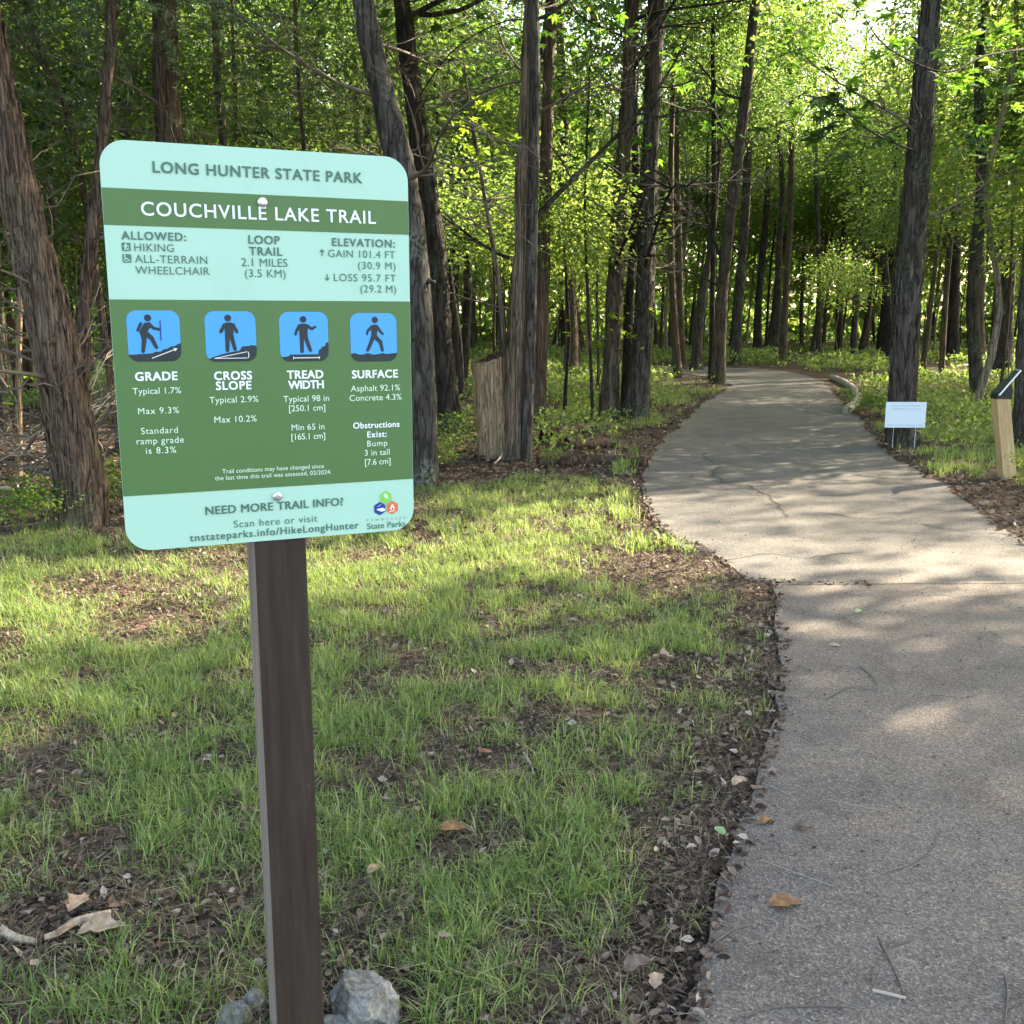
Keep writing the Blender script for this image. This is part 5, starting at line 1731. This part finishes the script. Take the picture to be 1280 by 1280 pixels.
# denser sampling near the camera
yy = 1.3 + 10.5 * rng.random(n) ** 1.25
xx = rng.uniform(-.66, .36, n) * (yy + .8)
m_ = rng.random(n) < lawn_mask(xx, yy) * np.clip(1.15 - yy * .03, .5, 1)
xx, yy = xx[m_], yy[m_]
blades(xx, yy, ground_z(xx, yy) - .004, 8, .045, .125, .026, .95, .0036, 'grass', 'lawn_grass')
n = 26000
yy = 1.3 + 9.5 * rng.random(n) ** 1.3
xx = rng.uniform(-.66, .36, n) * (yy + .8)
m_ = rng.random(n) < np.clip(lawn_mask(xx, yy) * .9 + .10 * (off_path(xx, yy) > .12), 0, 1)
xx, yy = xx[m_], yy[m_]
blades(xx, yy, ground_z(xx, yy) - .003, 5, .02, .055, .05, 1.1, .0032, 'grass', 'short_grass')
# right verge and trail edges
n = 9000
yy = rng.uniform(7.0, 24, n); xx = rng.uniform(.1, .62, n) * yy
d = off_path(xx, yy)
m_ = (d > .12) & (rng.random(n) < np.clip((fbm(xx * .9, yy * .9, 31) - .44) * 5, 0, 1) * np.clip(1.3 - d * .25, .15, 1))
xx, yy = xx[m_], yy[m_]
blades(xx, yy, ground_z(xx, yy), 12, .07, .17, .06, .7, .007, 'grass', 'verge_grass')
n = 5000
yy = rng.uniform(9.5, 30, n); xx = rng.uniform(-.35, .12, n) * yy
d = off_path(xx, yy)
m_ = (d > .1) & ((yy > 15) | (rng.random(n) < .25)) & (rng.random(n) < np.clip((fbm(xx * .8, yy * .8, 37) - .48) * 4, 0, 1))
xx, yy = xx[m_], yy[m_]
blades(xx, yy, ground_z(xx, yy), 12, .07, .18, .07, .7, .008, 'grass', 'woodland_grass')

# ------------------------------------------------------------------ leafy undergrowth
n = 120000
yy = 9.5 + 52 * rng.random(n) ** 1.35
xx = rng.uniform(-.64, .66, n) * yy
d = off_path(xx, yy)
dens = np.clip((fbm(xx * .35, yy * .35, 51, 4) - .40) * 4.2, 0, 1) * np.clip((d - .35) / 1.6, 0, 1)
lim = np.where(xx < .02 * yy, 15.6, 10.3)
dens *= np.clip((yy - lim) / 2.5, 0, 1)
m_ = rng.random(n) < dens
xx, yy = xx[m_], yy[m_]
hgt = .12 + .45 * fbm(xx * .6, yy * .6, 61) ** 1.5 * np.clip(yy / 25, .5, 1.25)
per = 3
X = np.repeat(xx, per) + rng.normal(0, .09, len(xx) * per); Y = np.repeat(yy, per) + rng.normal(0, .09, len(xx) * per)
Z = ground_z(X, Y) + np.repeat(hgt, per) * rng.random(len(X)) ** .7
pos = np.stack([X, Y, Z], 1)
Lw = rng.uniform(.05, .11, len(pos)) * np.clip(Y / 20, .8, 1.8)
Vw, Fw = scatter(pos, rand_dir(len(pos), .25), rand_dir(len(pos), 1.3), Lw, Lw * .55, T2)
tag(obj('undergrowth', mesh_np('undergrowth', Vw, Fw, M['weed'])), kind='stuff')

# ------------------------------------------------------------------ leaf litter
def litter(xx, yy, size, name, zoff=.006, tm=TCURL, mat='litter'):
    m = len(xx)
    onpad = inside(pad_poly, xx, yy); ontr = inside(trail_poly, xx, yy)
    z = np.where(onpad, .0155, np.where(ontr, .002, ground_z(xx, yy) + zoff * rng.random(m) * 3))
    pos = np.stack([xx, yy, z], 1)
    dr = rand_dir(m, 0, .25)
    up = rand_dir(m, 1.0, .9)
    L = size * rng.uniform(.45, 1.3, m)
    V, Fc = scatter(pos, dr, up, L, L * rng.uniform(.4, .75, m), tm)
    o = obj(name, mesh_np(name, V, Fc, M[mat]))
    return tag(o, kind='stuff')
n = 120000
yy = 1.3 + 10.5 * rng.random(n) ** 1.2
xx = rng.uniform(-.66, .50, n) * (yy + .8)
d = off_path(xx, yy)
strip = np.exp(-(np.clip(d, 0, 9) / .28) ** 2)
bare = np.exp(-(((xx - 1.0) / .7) ** 2 + ((yy - 6.6) / 1.1) ** 2))
p = np.clip(.30 + .9 * strip + .9 * bare + .75 * np.clip((fbm(xx * 1.6, yy * 1.6, 71) - .48) * 4, 0, 1), 0, 1)
m_ = (d > -.035) & (xx < 2.2) & (rng.random(n) < p * .8)
litter(xx[m_], yy[m_], .034, 'fallen_leaves')
n = 60000
yy = 7 + 17 * rng.random(n); xx = rng.uniform(-.55, .62, n) * yy
d = off_path(xx, yy)
p = np.exp(-(np.clip(d, 0, 9) / .6) ** 2) + .45 * np.clip((fbm(xx * .7, yy * .7, 73) - .40) * 4, 0, 1) + .5 * ((xx < 1.2) & (yy > 10) & (yy < 16.5))
m_ = (d > -.03) & (rng.random(n) < p)
litter(xx[m_], yy[m_], .055, 'woodland_litter', .01)
n = 95000
yy = 1.3 + 9.5 * rng.random(n) ** 1.35
xx = rng.uniform(-.66, .40, n) * (yy + .8)
m_ = (off_path(xx, yy) > 0.0) & (xx < 2.2) & (rng.random(n) < .35 + .65 * fbm(xx * 3, yy * 3, 77))
litter(xx[m_], yy[m_], .019, 'leaf_fragments', .004, T2)
n = 26000
yy = 1.3 + 8.5 * rng.random(n) ** 1.35
xx = rng.uniform(-.66, .36, n) * (yy + .8)
m_ = off_path(xx, yy) > 0.03
xx, yy = xx[m_], yy[m_]
blades(xx, yy, ground_z(xx, yy) + .002, 2, .03, .08, .03, 1.9, .0026, 'thatch', 'dry_thatch')
# crumbs and straw on the asphalt
n = 5200
yy = 1.5 + 7.5 * rng.random(n) ** 1.1; xx = rng.uniform(.1, .62, n) * (yy + .4)
d = -off_path(xx, yy)
m_ = (d > 0) & (rng.random(n) < .25 + .75 * np.exp(-d / .15) + .3 * (fbm(xx * 2, yy * 2, 81) > .55))
litter(xx[m_], yy[m_], .012, 'leaf_crumbs')
n = 6500
yy = 1.5 + 8 * rng.random(n) ** 1.2; xx = rng.uniform(.1, .62, n) * (yy + .4)
m_ = off_path(xx, yy) < 0
xx, yy = xx[m_], yy[m_]
pos = np.stack([xx, yy, np.where(inside(pad_poly, xx, yy), .0165, .003)], 1)
M['straw'] = leaf_mat('straw_bits', [(0, (.06, .04, .03)), (.5, (.22, .16, .11)), (1, (.48, .40, .32))], [(0, (.1, .07, .05)), (1, (.2, .15, .1))], .05, .8)
Vw, Fw = scatter(pos, rand_dir(len(pos), 0, .02), np.tile([0, 0, 1.0], (len(pos), 1)), rng.uniform(.012, .045, len(pos)), .0019, TN)
tag(obj('straw_litter', mesh_np('straw_litter', Vw, Fw, M['straw'])), kind='stuff')
# fine twigs through the lawn litter
n = 2600
yy = 1.5 + 9 * rng.random(n); xx = rng.uniform(-.66, .36, n) * (yy + .8)
m_ = off_path(xx, yy) > .02
xx, yy = xx[m_], yy[m_]
pos = np.stack([xx, yy, ground_z(xx, yy) + .012], 1)
Vw, Fw = scatter(pos, rand_dir(len(pos), 0, .15), rand_dir(len(pos), 1), rng.uniform(.03, .14, len(pos)), .004, TN)
tag(obj('twig_litter', mesh_np('twig_litter', Vw, Fw, M['straw'])), kind='stuff')
